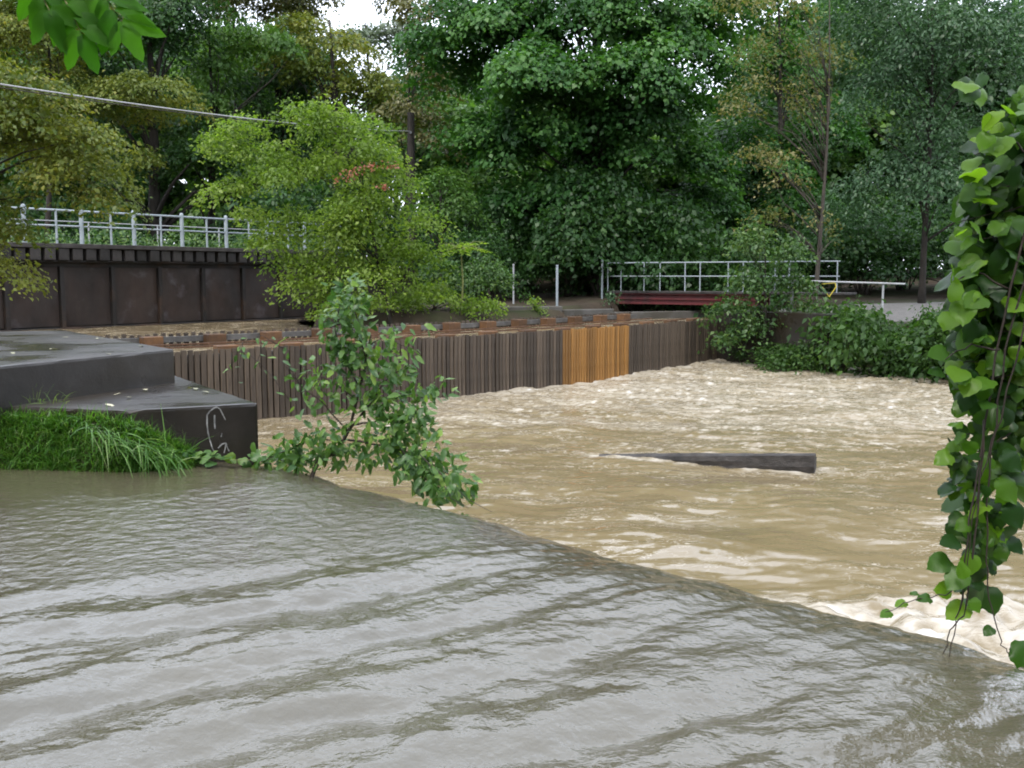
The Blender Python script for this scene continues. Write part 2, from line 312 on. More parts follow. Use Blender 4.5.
# ------------------------------------------------------------------ setting: ground
FENCE = [(-9.3, 16.2), (-6.3, 18.8), (-4.3, 20.5), (1.3, 26.3), (6.7, 33.0)]
RIVER_POLY = FENCE + [(7.3, 33.6), (9.5, 30.6), (12.0, 27.6), (17.0, 22.5), (27.0, 14.0), (45.0, -6.0), (45.0, -40.0), (-30.0, -40.0), (-30.0, 6.0), (-12.0, 14.0)]
CANAL_POLY = FENCE + [(9.4, 34.0), (10.2, 37.0), (12.0, 48.0), (6.0, 48.0), (4.6, 38.0), (3.2, 35.2), (-1.2, 29.6), (-5.4, 28.8), (-6.9, 33.0), (-7.6, 37.0), (-18.0, 58.0), (-60.0, 58.0), (-60.0, 8.0)]
def poly_sd(poly, x, y):
    """signed distance, negative inside"""
    d = np.full(x.shape, 1e9); ins = np.zeros(x.shape, bool); n = len(poly)
    for i in range(n):
        ax, ay = poly[i]; bx, by = poly[(i + 1) % n]
        ex, ey = bx - ax, by - ay; wx, wy = x - ax, y - ay
        t = np.clip((wx * ex + wy * ey) / (ex * ex + ey * ey), 0, 1)
        d = np.minimum(d, np.hypot(wx - ex * t, wy - ey * t))
        c = ((ay <= y) & (by > y)) | ((by <= y) & (ay > y))
        with np.errstate(divide='ignore', invalid='ignore'):
            xi = ax + (y - ay) / (by - ay) * ex
        ins ^= c & (x < xi)
    return np.where(ins, -d, d)
def ground_h(x, y):
    x = np.asarray(x, float); y = np.asarray(y, float)
    land = 1.85 + 0.10 * fbm2(x * 0.35, y * 0.35, 3) + sstep(40, 75, np.hypot(x, y)) * 1.4 + 0.35 * fbm2(x * 0.07, y * 0.07, 9)
    land = land + 0.25 * sstep(0.5, 3.5, x) * sstep(33, 38, y) * sstep(5.5, 4.0, x)
    land = land - 0.45 * sstep(8.5, 10.0, x) * sstep(26, 29, y) * sstep(39, 36, y) * sstep(30, 24, x)
    sr = poly_sd(RIVER_POLY, x, y); sc = poly_sd(CANAL_POLY, x, y)
    land = land * sstep(-0.2, 1.6, sr) + (-1.3) * (1 - sstep(-0.2, 1.6, sr))
    h = np.where(sc < 0.9, np.minimum(land, 0.3 + (land - 0.3) * sstep(-0.2, 0.9, sc)), land)
    h = np.where((sr < 0.4), np.minimum(h, -1.3 + (h + 1.3) * sstep(0, 0.4, sr)), h)
    return h
def gz(x, y): return float(ground_h(np.array([x]), np.array([y]))[0])

def axis(fine0, fine1, step, far):
    a = list(np.arange(fine0, fine1 + 1e-6, step)); d = step
    lo = [fine0]; hi = [fine1]
    while lo[-1] > -far: d *= 1.35; lo.append(lo[-1] - d)
    d = step
    while hi[-1] < far: d *= 1.35; hi.append(hi[-1] + d)
    return np.array(lo[1:][::-1] + a + hi[1:])
def grid_faces(ny, nx):
    i = np.arange((ny - 1) * nx).reshape(ny - 1, nx)[:, :-1]
    return np.stack([i, i + 1, i + 1 + nx, i + nx], -1).reshape(-1, 4)
gx = axis(-16, 24, 0.4, 1200); gy = axis(0, 62, 0.4, 1200)
GX, GY = np.meshgrid(gx, gy)
GH = ground_h(GX, GY) 
link('ground', np_mesh('ground', np.stack([GX, GY, GH], -1).reshape(-1, 3), [grid_faces(*GX.shape)], True), M['dirt'], kind='structure')

# ------------------------------------------------------------------ setting: water
O2 = np.array([-2.02, 7.97]); E1 = np.array([0.692, -0.722]); E2 = np.array([0.722, 0.692])   # along the weir crest; towards the river
def st(x, y): return (x - O2[0]) * E1[0] + (y - O2[1]) * E1[1], (x - O2[0]) * E2[0] + (y - O2[1]) * E2[1]

rx = np.concatenate([np.arange(-12, -5, 0.25), np.arange(-5, 14, 0.058), np.arange(14, 24, 0.2), np.arange(24, 46, 0.8)])
ry = [-12.0]
while ry[-1] < 34.5:
    y = ry[-1]; ry.append(y + (0.8 if y < 4 else 0.045 + 0.0022 * max(0, y - 6)))
ry = np.array(ry)
X, Y = np.meshgrid(rx, ry)
S, T = st(X, Y)
turb = 0.36 + 0.64 * sstep(13, 25, Y + 0.25 * X)
wx_, wy_ = X + 0.4 * fbm2(X * .7, Y * .7, 41) + 0.10 * fbm2(X * 3, Y * 3, 42), Y + 0.4 * fbm2(X * .7, Y * .7, 43) + 0.10 * fbm2(X * 3, Y * 3, 44)
fa = R(-12); ux = math.cos(fa) * wx_ + math.sin(fa) * wy_; uy = -math.sin(fa) * wx_ + math.cos(fa) * wy_     # current runs across the pool
tb2 = turb ** 1.4
H = 0.08 * fbm2(wx_ * 0.45, wy_ * 0.55, 11, 2) + tb2 * (0.11 * (ridge2(ux * 0.6, uy * 1.7, 12, 2) - 0.7) + 0.06 * (ridge2(ux * 1.5, uy * 4.4, 14, 2) - 0.7)) + 0.020 * (0.4 + turb) * fbm2(ux * 2.6, uy * 5.5, 15, 3, 0.65)
fence_d = poly_sd(RIVER_POLY, X, Y)
H += 0.14 * sstep(-3.5, -0.2, fence_d) * sstep(2, 7, X) * (0.6 + fbm2(X * 1.3, Y * 1.3, 19))
r1 = ridge2(ux * 0.9, uy * 5.2, 21, 4, 0.62); r2 = fbm2(ux * 0.22, uy * 0.7, 23, 3); r3 = ridge2(ux * 0.35 + 4, uy * 1.9, 25, 3, 0.6)
fil = np.clip((ridge2(ux * 0.8, uy * 2.6, 81, 3, 0.6) - 0.84) * 9.0, 0, 1); fil2 = np.clip((ridge2(ux * 1.9 + 7, uy * 5.2, 83, 2, 0.6) - 0.86) * 9.0, 0, 1)
patch = sstep(-0.3, 0.4, fbm2(ux * 0.3, uy * 0.8, 85, 3) + (turb - 0.6) * 0.8)
foam = np.clip((0.62 * fil + 0.5 * fil2) * patch * (0.55 + 0.45 * sstep(9, 17, Y)) + np.clip((turb - 0.5) * 0.9 + 0.4 * r2, 0, 1) * 0.6, 0, 0.85)
tf = 2.5 + np.clip(S - 1.5, -2, 4) * 1.05 + 0.7 * fbm2(X * 0.9, Y * 0.9, 29) + 0.25 * fbm2(X * 3.1, Y * 3.1, 30)
fall = sstep(0.5, -0.5, T - tf) * sstep(1.3, 2.7, S)
foam = np.maximum(foam, np.clip(fall * (0.46 + 1.15 * fbm2(X * 1.9, Y * 2.6, 33, 4, 0.7)), 0, 0.85))
H += fall * 0.20 * fbm2(X * 2.2, Y * 2.2, 35, 3)
lx0, ly0 = onz(600, 455, 0.0).xy; lx1, ly1 = onz(815, 463, 0.1).xy
lt = np.clip(((X - lx0) * (lx1 - lx0) + (Y - ly0) * (ly1 - ly0)) / ((lx1 - lx0) ** 2 + (ly1 - ly0) ** 2), 0, 1); ld = np.hypot(X - lx0 - lt * (lx1 - lx0), Y - ly0 - lt * (ly1 - ly0))
foam = np.maximum(foam, sstep(0.5, 0.12, ld) * (0.35 + 0.8 * fbm2(X * 3, Y * 3, 87, 3))); H += 0.03 * sstep(0.4, 0.1, ld) * fbm2(X * 3, Y * 4, 88, 2)
# white lip where the water piles against the boards and round the log
foam = np.maximum(foam, sstep(-1.2, -0.1, fence_d) * sstep(-6, 2, X) * (0.55 + 0.5 * fbm2(X * 1.5, Y * 1.5, 37)))
link('river', np_mesh('river', np.stack([X, Y, H], -1).reshape(-1, 3), [grid_faces(*X.shape)], True, {'foam': np.clip(foam, 0, 1).ravel()}), M['river'], kind='structure')

sa = np.concatenate([np.arange(-7, -3, 0.2), np.arange(-3, 8.0, 0.032), np.arange(8.0, 16, 0.3)])
ta = np.concatenate([np.arange(-16, -6.5, 0.4), np.arange(-6.5, 1.35, 0.03)])
S, T = np.meshgrid(sa, ta)
X = O2[0] + S * E1[0] + T * E2[0]; Y = O2[1] + S * E1[1] + T * E2[1]
t0 = 0.14 * fbm2(S * 1.1, S * 0 + 2.2, 51, 3) - 0.40
Tc = T + t0
Z = 1.355 - np.where(Tc > -0.9, 0.20 * (np.minimum(Tc, 0) + 0.9) ** 2, 0) - np.where(Tc > 0, 0.36 * Tc + 1.6 * Tc * Tc, 0)
q = -0.44 * X + 0.90 * Y
ang = R(36); bcoord = -math.sin(ang) * X + math.cos(ang) * Y; acoord = math.cos(ang) * X + math.sin(ang) * Y
wav = sstep(5.35, 4.85, q + 0.22 * fbm2(X * 0.8, Y * 0.8, 53))
warp = 0.17 * fbm2(X * 0.7, Y * 0.7, 55, 2) + 0.07 * fbm2(X * 2.1, Y * 2.1, 57, 2)
ph = 2 * math.pi * (bcoord + warp) / 0.62
calm = sstep(-0.15, -1.4, T)
amp = 0.45 + 1.1 * noise2(acoord * 0.55 + 3, bcoord * 1.3, 59)
Z += wav * 0.015 * calm * (np.sin(ph) + 0.3 * np.sin(2 * ph + 0.9)) * amp
chop = fbm2(acoord * 1.7 + 2 * warp, bcoord * 4.2, 61, 3, 0.55); fine = ridge2(acoord * 2.6 + 3 * warp, bcoord * 7.0, 62, 2) - 0.7
Z += wav * (0.027 * chop + 0.014 * fine)
rip = 0.30 + 0.70 * sstep(-2.5, 1.5, X + 0.6 * (Y - 6)) 
Z += rip * (0.011 * (ridge2(S * 2.4 + 0.8 * fbm2(X, Y, 63, 2), Tc * 6.0, 64, 2) - 0.5) + 0.0048 * (1 - 0.5 * wav) * fbm2(S * 8, Tc * 14, 66, 2)) + sstep(-1.9, -1.2, X) * (1 - wav) * 0.006 * fbm2(S * 6, Tc * 9, 72, 2)
Z += (1 - wav) * (0.0012 + 0.0022 * sstep(-3.2, -1.6, X)) * fbm2(X * 8, Y * 15, 67, 2)
lip = sstep(-0.55, 0.0, Tc) * sstep(0.5, 0.05, Tc)
Z += lip * 0.035 * fbm2(S * 1.6, Tc * 1.2, 65, 3, 0.55)
ripple_ = np.clip(sstep(-2.4, -1.0, X + 0.3 * fbm2(X * 2, Y * 2, 74)) * (1 - 0.8 * wav) + 0.35 * wav * sstep(-0.5, 2.0, X) * noise2(X * 1.5, Y * 1.5, 75), 0, 1)
keep = (S > -0.15) | (T < 0.0)
foam = 0.5 * sstep(0.02, 0.4, Tc) * (0.6 + fbm2(S * 4, Tc * 1.5, 69, 3)) + 0.32 * sstep(-0.12, 0.05, Tc) * sstep(0.35, 0.75, noise2(S * 2.3, S * 0 + 7, 70))
fc = grid_faces(*S.shape); kf = keep.ravel()
fc = fc[kf[fc].all(1)]
link('spillway_water', np_mesh('spillway_water', np.stack([X, Y, Z], -1).reshape(-1, 3), [fc], True, {'foam': np.clip(foam, 0, 1).ravel(), 'ripple': ripple_.ravel()}), M['sheet'], kind='structure')

cxa = np.arange(-62, 13, 0.25); cya = np.arange(10, 60, 0.25)
X, Y = np.meshgrid(cxa, cya); sdc = poly_sd(CANAL_POLY, X, Y)
keep = sdc < 0.25
Zc = 1.33 + 0.03 * fbm2(X * 0.8, Y * 0.8, 71, 3)
fc = grid_faces(*X.shape); fc = fc[(sdc < -0.05).ravel()[fc].all(1)]
link('canal_water', np_mesh('canal_water', np.stack([X, Y, Zc], -1).reshape(-1, 3), [fc], True, {'foam': np.clip(0.35 * (ridge2(X * 1.2, Y * 2.5, 73, 3) - 0.62) * 3, 0, 1).ravel()}), M['canal'], kind='structure')

# apron of the weir under the sheet of water
mb = MB()
def stp(s, t): return tuple(O2 + s * E1 + t * E2)
mb.prism([stp(-6, -15.5), stp(15, -15.5), stp(15, -0.02), stp(0.1, -0.02), stp(-6, -0.05)], -1.6, 1.12)
link('concrete_apron', mb.mesh('concrete_apron'), M['concrete'], kind='structure')

# ------------------------------------------------------------------ stepped concrete abutment
def XY(v): return (v.x, v.y)
def rough_block(me, seed, amp=0.007):
    """chipped, uneven cast concrete: subdivide and push the skin about a little"""
    bm = bmesh.new(); bm.from_mesh(me); bmesh.ops.triangulate(bm, faces=[f for f in bm.faces if len(f.verts) > 4])
    for it in range(6):
        ed = [e for e in bm.edges if e.calc_length() > 0.14 and max(e.verts[0].co.z, e.verts[1].co.z) > 0.9]
        if not ed or len(bm.verts) > 30000: break
        bmesh.ops.subdivide_edges(bm, edges=ed, cuts=1); bmesh.ops.triangulate(bm, faces=[f for f in bm.faces if len(f.verts) > 4])
    bm.normal_update()
    co = np.array([v.co for v in bm.verts]); k = fbm2(co[:, 0] * 5 + co[:, 2] * 7, co[:, 1] * 5 - co[:, 2] * 6, seed, 4, 0.6)
    chip = np.clip(ridge2(co[:, 0] * 3 + co[:, 2] * 3, co[:, 1] * 3 + co[:, 2] * 2, seed + 9, 3) - 0.78, 0, 1) * 0.05
    nr = [v.normal.copy() for v in bm.verts]
    for v, a, c, n in zip(bm.verts, k, chip, nr):
        edge = 1.0 if 0.2 < abs(n.z) < 0.97 else 0.0
        v.co += n * (amp * (0.35 + 1.2 * edge) * float(a) - edge * float(c))
    bm.to_mesh(me); bm.free(); me.update(); return me
zlo, zhi = 1.81, 2.14
blk = thing('concrete_abutment', 'dark wet concrete abutment of two broad steps beside the weir', 'abutment', (-3.0, 9.0, 0))
A = onz(258, 403, zlo); B = onz(126, 410.5, zlo); B2 = onz(60, 407.5, zlo); C_ = onz(-140, 402, zlo)
lowback = onz(173, 379.5, zlo)
lo = MB(); lo.prism([XY(C_), XY(B2), XY(B), XY(A), (lowback.x - 0.6, lowback.y + 1.2), (-5.6, 12.6), (-9.5, 12.8)], -1.6, zlo)
me = rough_block(bevel_mesh(lo.mesh('lower_step'), 0.025), 5)
U0 = onz(-150, 381, zhi); U1 = onz(0, 366, zhi); U2 = onz(174, 349, zhi); U3 = onz(64, 330, zhi); U4 = onz(0, 331.5, zhi)
up = MB(); up.prism([XY(U0), XY(U1), XY(U2), XY(U3), XY(U4), (-10.5, 12.9)], 0.4, zhi)
me2 = rough_block(bevel_mesh(up.mesh('upper_step'), 0.025), 6)
inv = Matrix.Translation((3.0, -9.0, 0))
me.transform(inv); me2.transform(inv)
link('lower_step', me, M['concrete'], blk); ust = link('upper_step', me2, M['concrete'], blk)
# chalky painted scrawl on the face of the lower step
fd = (A - B).normalized(); fn = Vector((fd.y, -fd.x, 0)).normalized()
def onface(px, py):
    d = Vector(ray(px, py)); o = Vector((0, 0, CAMZ)); t = (A - o).dot(fn) / d.dot(fn); return o + d * t
def stroke(pts, wd):
    gm = MB()
    q = [onface(x, y) + fn * 0.004 for x, y in pts]
    for i in range(len(q) - 1):
        a, b = q[i], q[i + 1]; d = (b - a).normalized(); s = d.cross(fn).normalized()
        w0 = wd * (0.7 + 0.6 * random.random()) / 2; w1 = wd * (0.7 + 0.6 * random.random()) / 2
        vv = [a - s * w0, a + s * w0, b + s * w1, b - s * w1]
        gm.add([p for p in vv] + [p - fn * 0.003 for p in vv], [(0, 1, 2, 3), (7, 6, 5, 4), (0, 4, 5, 1), (1, 5, 6, 2), (2, 6, 7, 3), (3, 7, 4, 0)])
    g = gm.mesh('graffiti_stroke'); g.transform(inv); link('graffiti_stroke', g, M['paint'], blk)
stroke([(208, 433), (207, 424), (207, 415), (210, 411), (214, 408), (217, 407)], 0.011)
stroke([(217, 407), (220, 409), (223, 415), (225.5, 420)], 0.008)
stroke([(214.5, 415), (214.5, 422), (215, 429)], 0.010)
stroke([(208, 433), (210, 441), (213, 450), (216, 452)], 0.009)
stroke([(222, 433), (221, 437)], 0.007)
stroke([(218, 448), (222, 444), (226, 443), (227, 447), (229, 451)], 0.010)
stroke([(226, 443), (225, 449), (224, 453)], 0.007)

# ------------------------------------------------------------------ board fences of the flume
def along(poly, step):
    pts = []; carry = 0.0
    for (ax, ay), (bx, by) in zip(poly[:-1], poly[1:]):
        ln = math.hypot(bx - ax, by - ay); d = carry
        while d < ln:
            pts.append((ax + (bx - ax) * d / ln, ay + (by - ay) * d / ln, math.atan2(by - ay, bx - ax))); d += step
        carry = d - ln
    return pts
def board_mesh(name, wd, th, h, z0):
    m_ = MB(); c = 0.008
    m_.prism([(-wd / 2 + c, -th / 2), (wd / 2 - c, -th / 2), (wd / 2, -th / 2 + c), (wd / 2, th / 2), (-wd / 2, th / 2), (-wd / 2, -th / 2 + c)], z0, z0 + h)
    return m_.mesh(name)
FZ = 1.45
fr = [(-7.6, 17.67)] + FENCE[1:]
ff = thing('board_fence', 'long wall of upright weathered boards holding back the brown water, one orange-brown new section', 'fence', (fr[0][0], fr[0][1], 0))
f0 = Vector((fr[0][0], fr[0][1], 0))
bm_g = [board_mesh('board', 0.096 + 0.007 * k, 0.04, FZ + 1.0, -1.0) for k in range(3)]
for b_ in bm_g: b_.materials.append(M['wood_grey'])
bm_n = [board_mesh('board', 0.096 + 0.007 * k, 0.04, FZ + 1.0, -1.0) for k in range(3)]
for b_ in bm_n: b_.materials.append(M['wood_new'])
fpts = along(fr, 0.125)
def pxof(x, y, z):
    yy = y; 
    v = Vector((x, y, z - CAMZ)); f_ = v.y * _c - v.z * _s
    return 512 + F_PX * v.x / f_
for (x, y, a) in fpts:
    px = pxof(x, y, FZ); new = 562 <= px <= 629
    me = random.choice(bm_n if new else bm_g)
    o = link('board', me, None, ff)
    o.location = (x - f0.x + random.uniform(-.006, .006), y - f0.y + random.uniform(-.018, .018), random.uniform(-0.025, 0.012))
    o.rotation_euler = (random.uniform(-.006, .006), random.uniform(-.007, .007), a + random.uniform(-.03, .03))
    if new: o['label'] = 'fresh orange-brown board'
def offset(poly, d):
    out = []
    for i, (x, y) in enumerate(poly):
        a = poly[max(i - 1, 0)]; b = poly[min(i + 1, len(poly) - 1)]
        dx, dy = b[0] - a[0], b[1] - a[1]; l = math.hypot(dx, dy); out.append((x - dy / l * d, y + dx / l * d))
    return out
def beam(poly, z, wd, ht, name, m_, parent, org):
    for (ax, ay), (bx, by) in zip(poly[:-1], poly[1:]):
        b_ = MB(); d = Vector((bx - ax, by - ay, 0)).normalized() * 0.004
        b_.obox((ax + d.x - org.x, ay + d.y - org.y, z), (bx - d.x - org.x, by - d.y - org.y, z), wd, ht)
        link(name, b_.mesh(name), m_, parent)
beam(offset(fr, 0.10), FZ - 0.16, 0.14, 0.14, 'waler', M['wood_beam'], ff, f0)
beam(offset(fr, 0.62), FZ + 0.02, 0.05, 0.035, 'tie_rail', M['rust'], ff, f0)
bl = MB(); bl.prism([(-0.22, -0.13), (0.22, -0.13), (0.22, 0.13), (-0.22, 0.13)], -0.25, 0.04); blm = bevel_mesh(bl.mesh('block'), 0.012, 1); blm.materials.append(M['wood_block'])
for k, (x, y, a) in enumerate(along(offset(fr, 0.26), 1.42)):
    o = link('block', blm, None, ff); o.location = (x - f0.x, y - f0.y, FZ + random.uniform(-.01, .015)); o.rotation_euler = (0, 0, a + random.uniform(-.04, .04))

back = offset([(-11.2, 14.6)] + FENCE[1:], 3.2)
bf = thing('flume_back_wall', 'low back wall of board tops with grey beam and orange-brown blocks across the flume', 'fence', (back[0][0], back[0][1], 0)); b0 = Vector((back[0][0], back[0][1], 0))
stub = board_mesh('board', 0.095, 0.04, 1.4, 0.205); stub.materials.append(M['wood_grey'])
for (x, y, a) in along(back, 0.17):
    o = link('board', stub, None, bf); o.location = (x - b0.x, y - b0.y, random.uniform(-0.02, 0.015)); o.rotation_euler = (0, 0, a)
beam(offset(back, -0.11), 1.475, 0.12, 0.12, 'beam', M['wood_beam'], bf, b0)
beam(offset(back, -0.75), 1.40, 0.06, 0.035, 'tie_rail', M['rust'], bf, b0)
bl2 = MB(); bl2.prism([(-0.21, -0.15), (0.21, -0.15), (0.21, 0.15), (-0.21, 0.15)], -0.35, 0.10); blm2 = bevel_mesh(bl2.mesh('block'), 0.012, 1); blm2.materials.append(M['wood_block'])
for (x, y, a) in along(offset(back, -0.30), 1.42):
    o = link('block', blm2, None, bf); o.location = (x - b0.x, y - b0.y, 1.47 + random.uniform(-.015, .02)); o.rotation_euler = (0, 0, a + random.uniform(-.05, .05))

# ------------------------------------------------------------------ girder bridge (left)
gA = Vector((-17.6, 22.9, 0)); gB = Vector((-6.4, 37.8, 0))
gd = (gB - gA).normalized(); gl = (gB - gA).length; gn = Vector((gd.y, -gd.x, 0))     # gn towards the river
br = thing('girder_bridge', 'tarred black steel girder bridge with white pipe railing over brown canal water', 'bridge', gA, rz=math.atan2(gd.y, gd.x))
# local x along the span, local y away from the camera, z world
def lb(name, x0, x1, y0, y1, z0, z1, m_, parent=br, bev=0.0):
    q = MB(); q.prism([(x0, y0), (x1, y0), (x1, y1), (x0, y1)], z0, z1); me_ = q.mesh(name)
    if bev: bevel_mesh(me_, bev, 1)
    return link(name, me_, m_, parent)
lb('girder_web', 0, gl, 0.16, 0.19, 1.30, 3.28, M['girder'])
lb('bottom_flange', 0, gl, -0.03, 0.40, 1.22, 1.36, M['girder'], bev=0.01)
lb('top_flange', 0, gl, -0.06, 0.40, 3.245, 3.295, M['girder'], bev=0.01)
lb('flange_angle', 0, gl, 0.11, 0.157, 3.12, 3.243, M['girder'])
def span_x(px, py=260):
    d = Vector(ray(px, py)); t = gA.dot(gn) / (d.x * gn.x + d.y * gn.y); return (Vector((d.x * t, d.y * t, 0)) - gA).dot(gd)
STEP = (span_x(204) - span_x(62)) / 3.0
x = span_x(62) - STEP * int(span_x(62) / STEP)
while x < gl:
    lb('stiffener', x - 0.06, x + 0.06, 0.03, 0.155, 1.363, 3.115, M['girder'])
    if x + STEP < gl: lb('web_panel', x + 0.08, x + STEP - 0.08, 0.136, 0.157, 1.40, 3.10, M['girder_worn'])
    x += STEP
tie = MB(); tie.prism([(-0.155, -0.12), (0.155, -0.12), (0.155, 3.9), (-0.155, 3.9)], 3.298, 3.64); tim = bevel_mesh(tie.mesh('tie'), 0.015, 1); tim.materials.append(M['tie'])
nties = int(gl / 0.42)
for k in range(nties):
    o = link('tie', tim, None, br); o.location = (0.2 + k * 0.42, random.uniform(-.05, .02), random.uniform(-.01, .004)); o.rotation_euler = (0, 0, random.uniform(-.02, .02))
lb('deck_edge', 0, gl, -0.17, 0.14, 3.645, 3.775, M['tie'], bev=0.012)
lb('deck', 0, gl, 0.142, 3.8, 3.645, 3.74, M['gravel'])
lb('far_girder', 0, gl, 3.4, 3.6, 1.25, 3.40, M['girder'])
def railing(y):
    r = MB(); r.tube([(0, y, 4.72), (gl, y, 4.72)], 0.034, 8); top = link('railing', r.mesh('railing', True), M['white_steel'], br)
    r = MB(); r.tube([(0, y, 4.28), (gl, y, 4.28)], 0.028, 8); link('middle_rail', r.mesh('middle_rail', True), M['white_steel'], top)
    pm = MB(); pm.tube([(0, 0, 3.76), (0, 0, 4.79), (0, 0, 4.83), (0, 0, 4.845)], [0.062, 0.062, 0.045, 0.012], 10); pm = pm.mesh('post', False); pm.materials.append(M['white_steel'])
    qm = MB(); qm.tube([(0, 0, 3.76), (0, 0, 4.71)], 0.034, 8); qm = qm.mesh('short_post'); qm.materials.append(M['white_steel'])
    st_ = (span_x(227) - span_x(83)) / 3.0; x = span_x(83) - st_ * int(span_x(83) / st_)
    while x < gl:
        o = link('post', pm, None, top); o.location = (x, y + 0.002, 0)
        if x + st_ * .55 < gl: o = link('baluster', qm, None, top); o.location = (x + st_ * .55, y, 0)
        x += st_
railing(0.0)
r = MB(); r.tube([(0, 3.7, 4.62), (gl, 3.7, 4.62)], 0.018, 8); fr_top = link('far_railing', r.mesh('far_railing'), M['galv'], br)
qm = MB(); qm.tube([(0, 0, 3.70), (0, 0, 4.62)], 0.028, 8); qm = qm.mesh('post'); qm.materials.append(M['galv'])
x = 0.4
while x < gl:
    o = link('post', qm, None, fr_top); o.location = (x, 3.7, 0); x += 2.6
# stone end of the bridge where it lands
ab = MB(); e0 = gB - gd * 0.6
ab.prism([XY(e0 + gn * 0.35), XY(e0 + gd * 4 + gn * 0.35), XY(e0 + gd * 4 - gn * 4.3), XY(e0 - gn * 4.3)], 0.0, 3.2)
link('bridge_abutment', bevel_mesh(ab.mesh('bridge_abutment'), 0.03, 1), M['concrete'], label='dark concrete block under the landing end of the girder bridge', cat='abutment')

# ------------------------------------------------------------------ footbridge (right)
fA = P(607, 297, 38.5); fB = P(845, 303, 33.6); fz = 2.22
fA.z = fB.z = 0; fdv = (fB - fA).normalized(); fl = (fB - fA).length
fb = thing('footbridge', 'small footbridge with red steel girder and thin white railing under the trees', 'bridge', fA, rz=math.atan2(fdv.y, fdv.x))
def fbx(name, x0, x1, y0, y1, z0, z1, m_, par=fb, bev=0.0):
    q = MB(); q.prism([(x0, y0), (x1, y0), (x1, y1), (x0, y1)], z0, z1); me_ = q.mesh(name)
    if bev: bevel_mesh(me_, bev, 1)
    return link(name, me_, m_, par)
fbx('girder_web', 0.3, fl * 0.66, 0.10, 0.13, fz - 0.37, fz - 0.05, M['red_steel'])
fbx('bottom_flange', 0.3, fl * 0.66, 0.0, 0.24, fz - 0.41, fz - 0.372, M['red_steel'])
fbx('top_flange', 0.3, fl * 0.66, -0.02, 0.26, fz - 0.048, fz - 0.01, M['red_steel'])
fbx('middle_rib', 0.3, fl * 0.66, 0.04, 0.098, fz - 0.24, fz - 0.18, M['red_steel'])
fbx('deck', 0.0, fl, -0.06, 1.5, fz - 0.008, fz + 0.07, M['tie'], bev=0.01)
fbx('far_girder', 0.3, fl * 0.66, 1.30, 1.42, fz - 0.41, fz - 0.01, M['red_steel'])
r = MB(); r.tube([(0.03, 0, fz + 1.12), (fl - 0.2, 0, fz + 1.12)], 0.023, 8); ft = link('railing', r.mesh('railing'), M['white_steel'], fb)
r = MB(); r.tube([(0.03, 0, fz + 0.62), (fl - 0.2, 0, fz + 0.62)], 0.022, 8); link('middle_rail', r.mesh('middle_rail'), M['white_steel'], ft)
pm = MB(); pm.tube([(0, 0, fz + 0.06), (0, 0, fz + 1.13)], 0.022, 8); pm = pm.mesh('post'); pm.materials.append(M['white_steel'])
for px_ in (607, 621, 644, 660, 685, 700, 728, 743, 775, 789, 837):
    d = Vector(ray(px_, 280)); # where that line of sight crosses the railing plane
    nrm = Vector((fdv.y, -fdv.x, 0)); t = fA.dot(nrm) / d.dot(nrm); x = (d * t - fA).dot(fdv)
    if x < fl - 0.1: o = link('post', pm, None, ft); o.location = (max(x, 0.03), 0, 0)

def post(name, px, py0, py1, D, rad, m_, label, cat, cap=False):
    a = P(px, py1, D); top = P(px, py0, D); h = top.z - a.z; g0 = min(a.z, gz(a.x, D)) - 0.15
    t = thing(name, label, cat, (a.x, D, g0)); q = MB()
    q.tube([(0, 0, 0), (0, 0, top.z - g0 - 0.02), (0, 0, top.z - g0)], [rad, rad, rad * 0.6], 8)
    link('shaft', q.mesh('shaft', False), m_, t)
    q = MB(); q.tube([(0, 0, top.z - g0 - 0.001), (0, 0, top.z - g0 + 0.03), (0, 0, top.z - g0 + 0.04)], [rad * 1.25, rad * 1.2, rad * 0.5], 8); link('cap', q.mesh('cap'), m_, t)
    return t
post('marker_post', 557, 266, 305, 36.0, 0.045, M['white_steel'], 'lone white pipe post standing on the bare dirt ramp', 'post')
post('marker_post', 602, 257, 294, 38.6, 0.04, M['white_steel'], 'tall white post at the landing end of the footbridge railing', 'post')
post('marker_post', 513.5, 265, 296, 37.5, 0.035, M['galv'], 'thin grey post half hidden by the leafy shrub', 'post')

# concrete edge wall behind the flume
kw = thing('retaining_wall', 'low grey concrete edge wall behind the orange-brown blocks of the flume', 'wall', (0, 0, 0))
w0 = P(492, 307, 34.2); w1 = P(562, 311.5, 34.6); w2 = P(612, 313, 35.6); w3 = P(705, 318, 37.2)
for a, b, top in ((w0, w1, 1.82), (w1, w2, 1.70), (w2, w3, 1.58)):
    q = MB(); d = (b - a); d.z = 0; d.normalize()
    q.obox((a.x, a.y, top - 0.55), (b.x - d.x * 0.01, b.y - d.y * 0.01, top - 0.55), 0.3, 1.1); link('wall_section', bevel_mesh(q.mesh('wall_section'), 0.02, 1), M['concrete_grey'], kw)

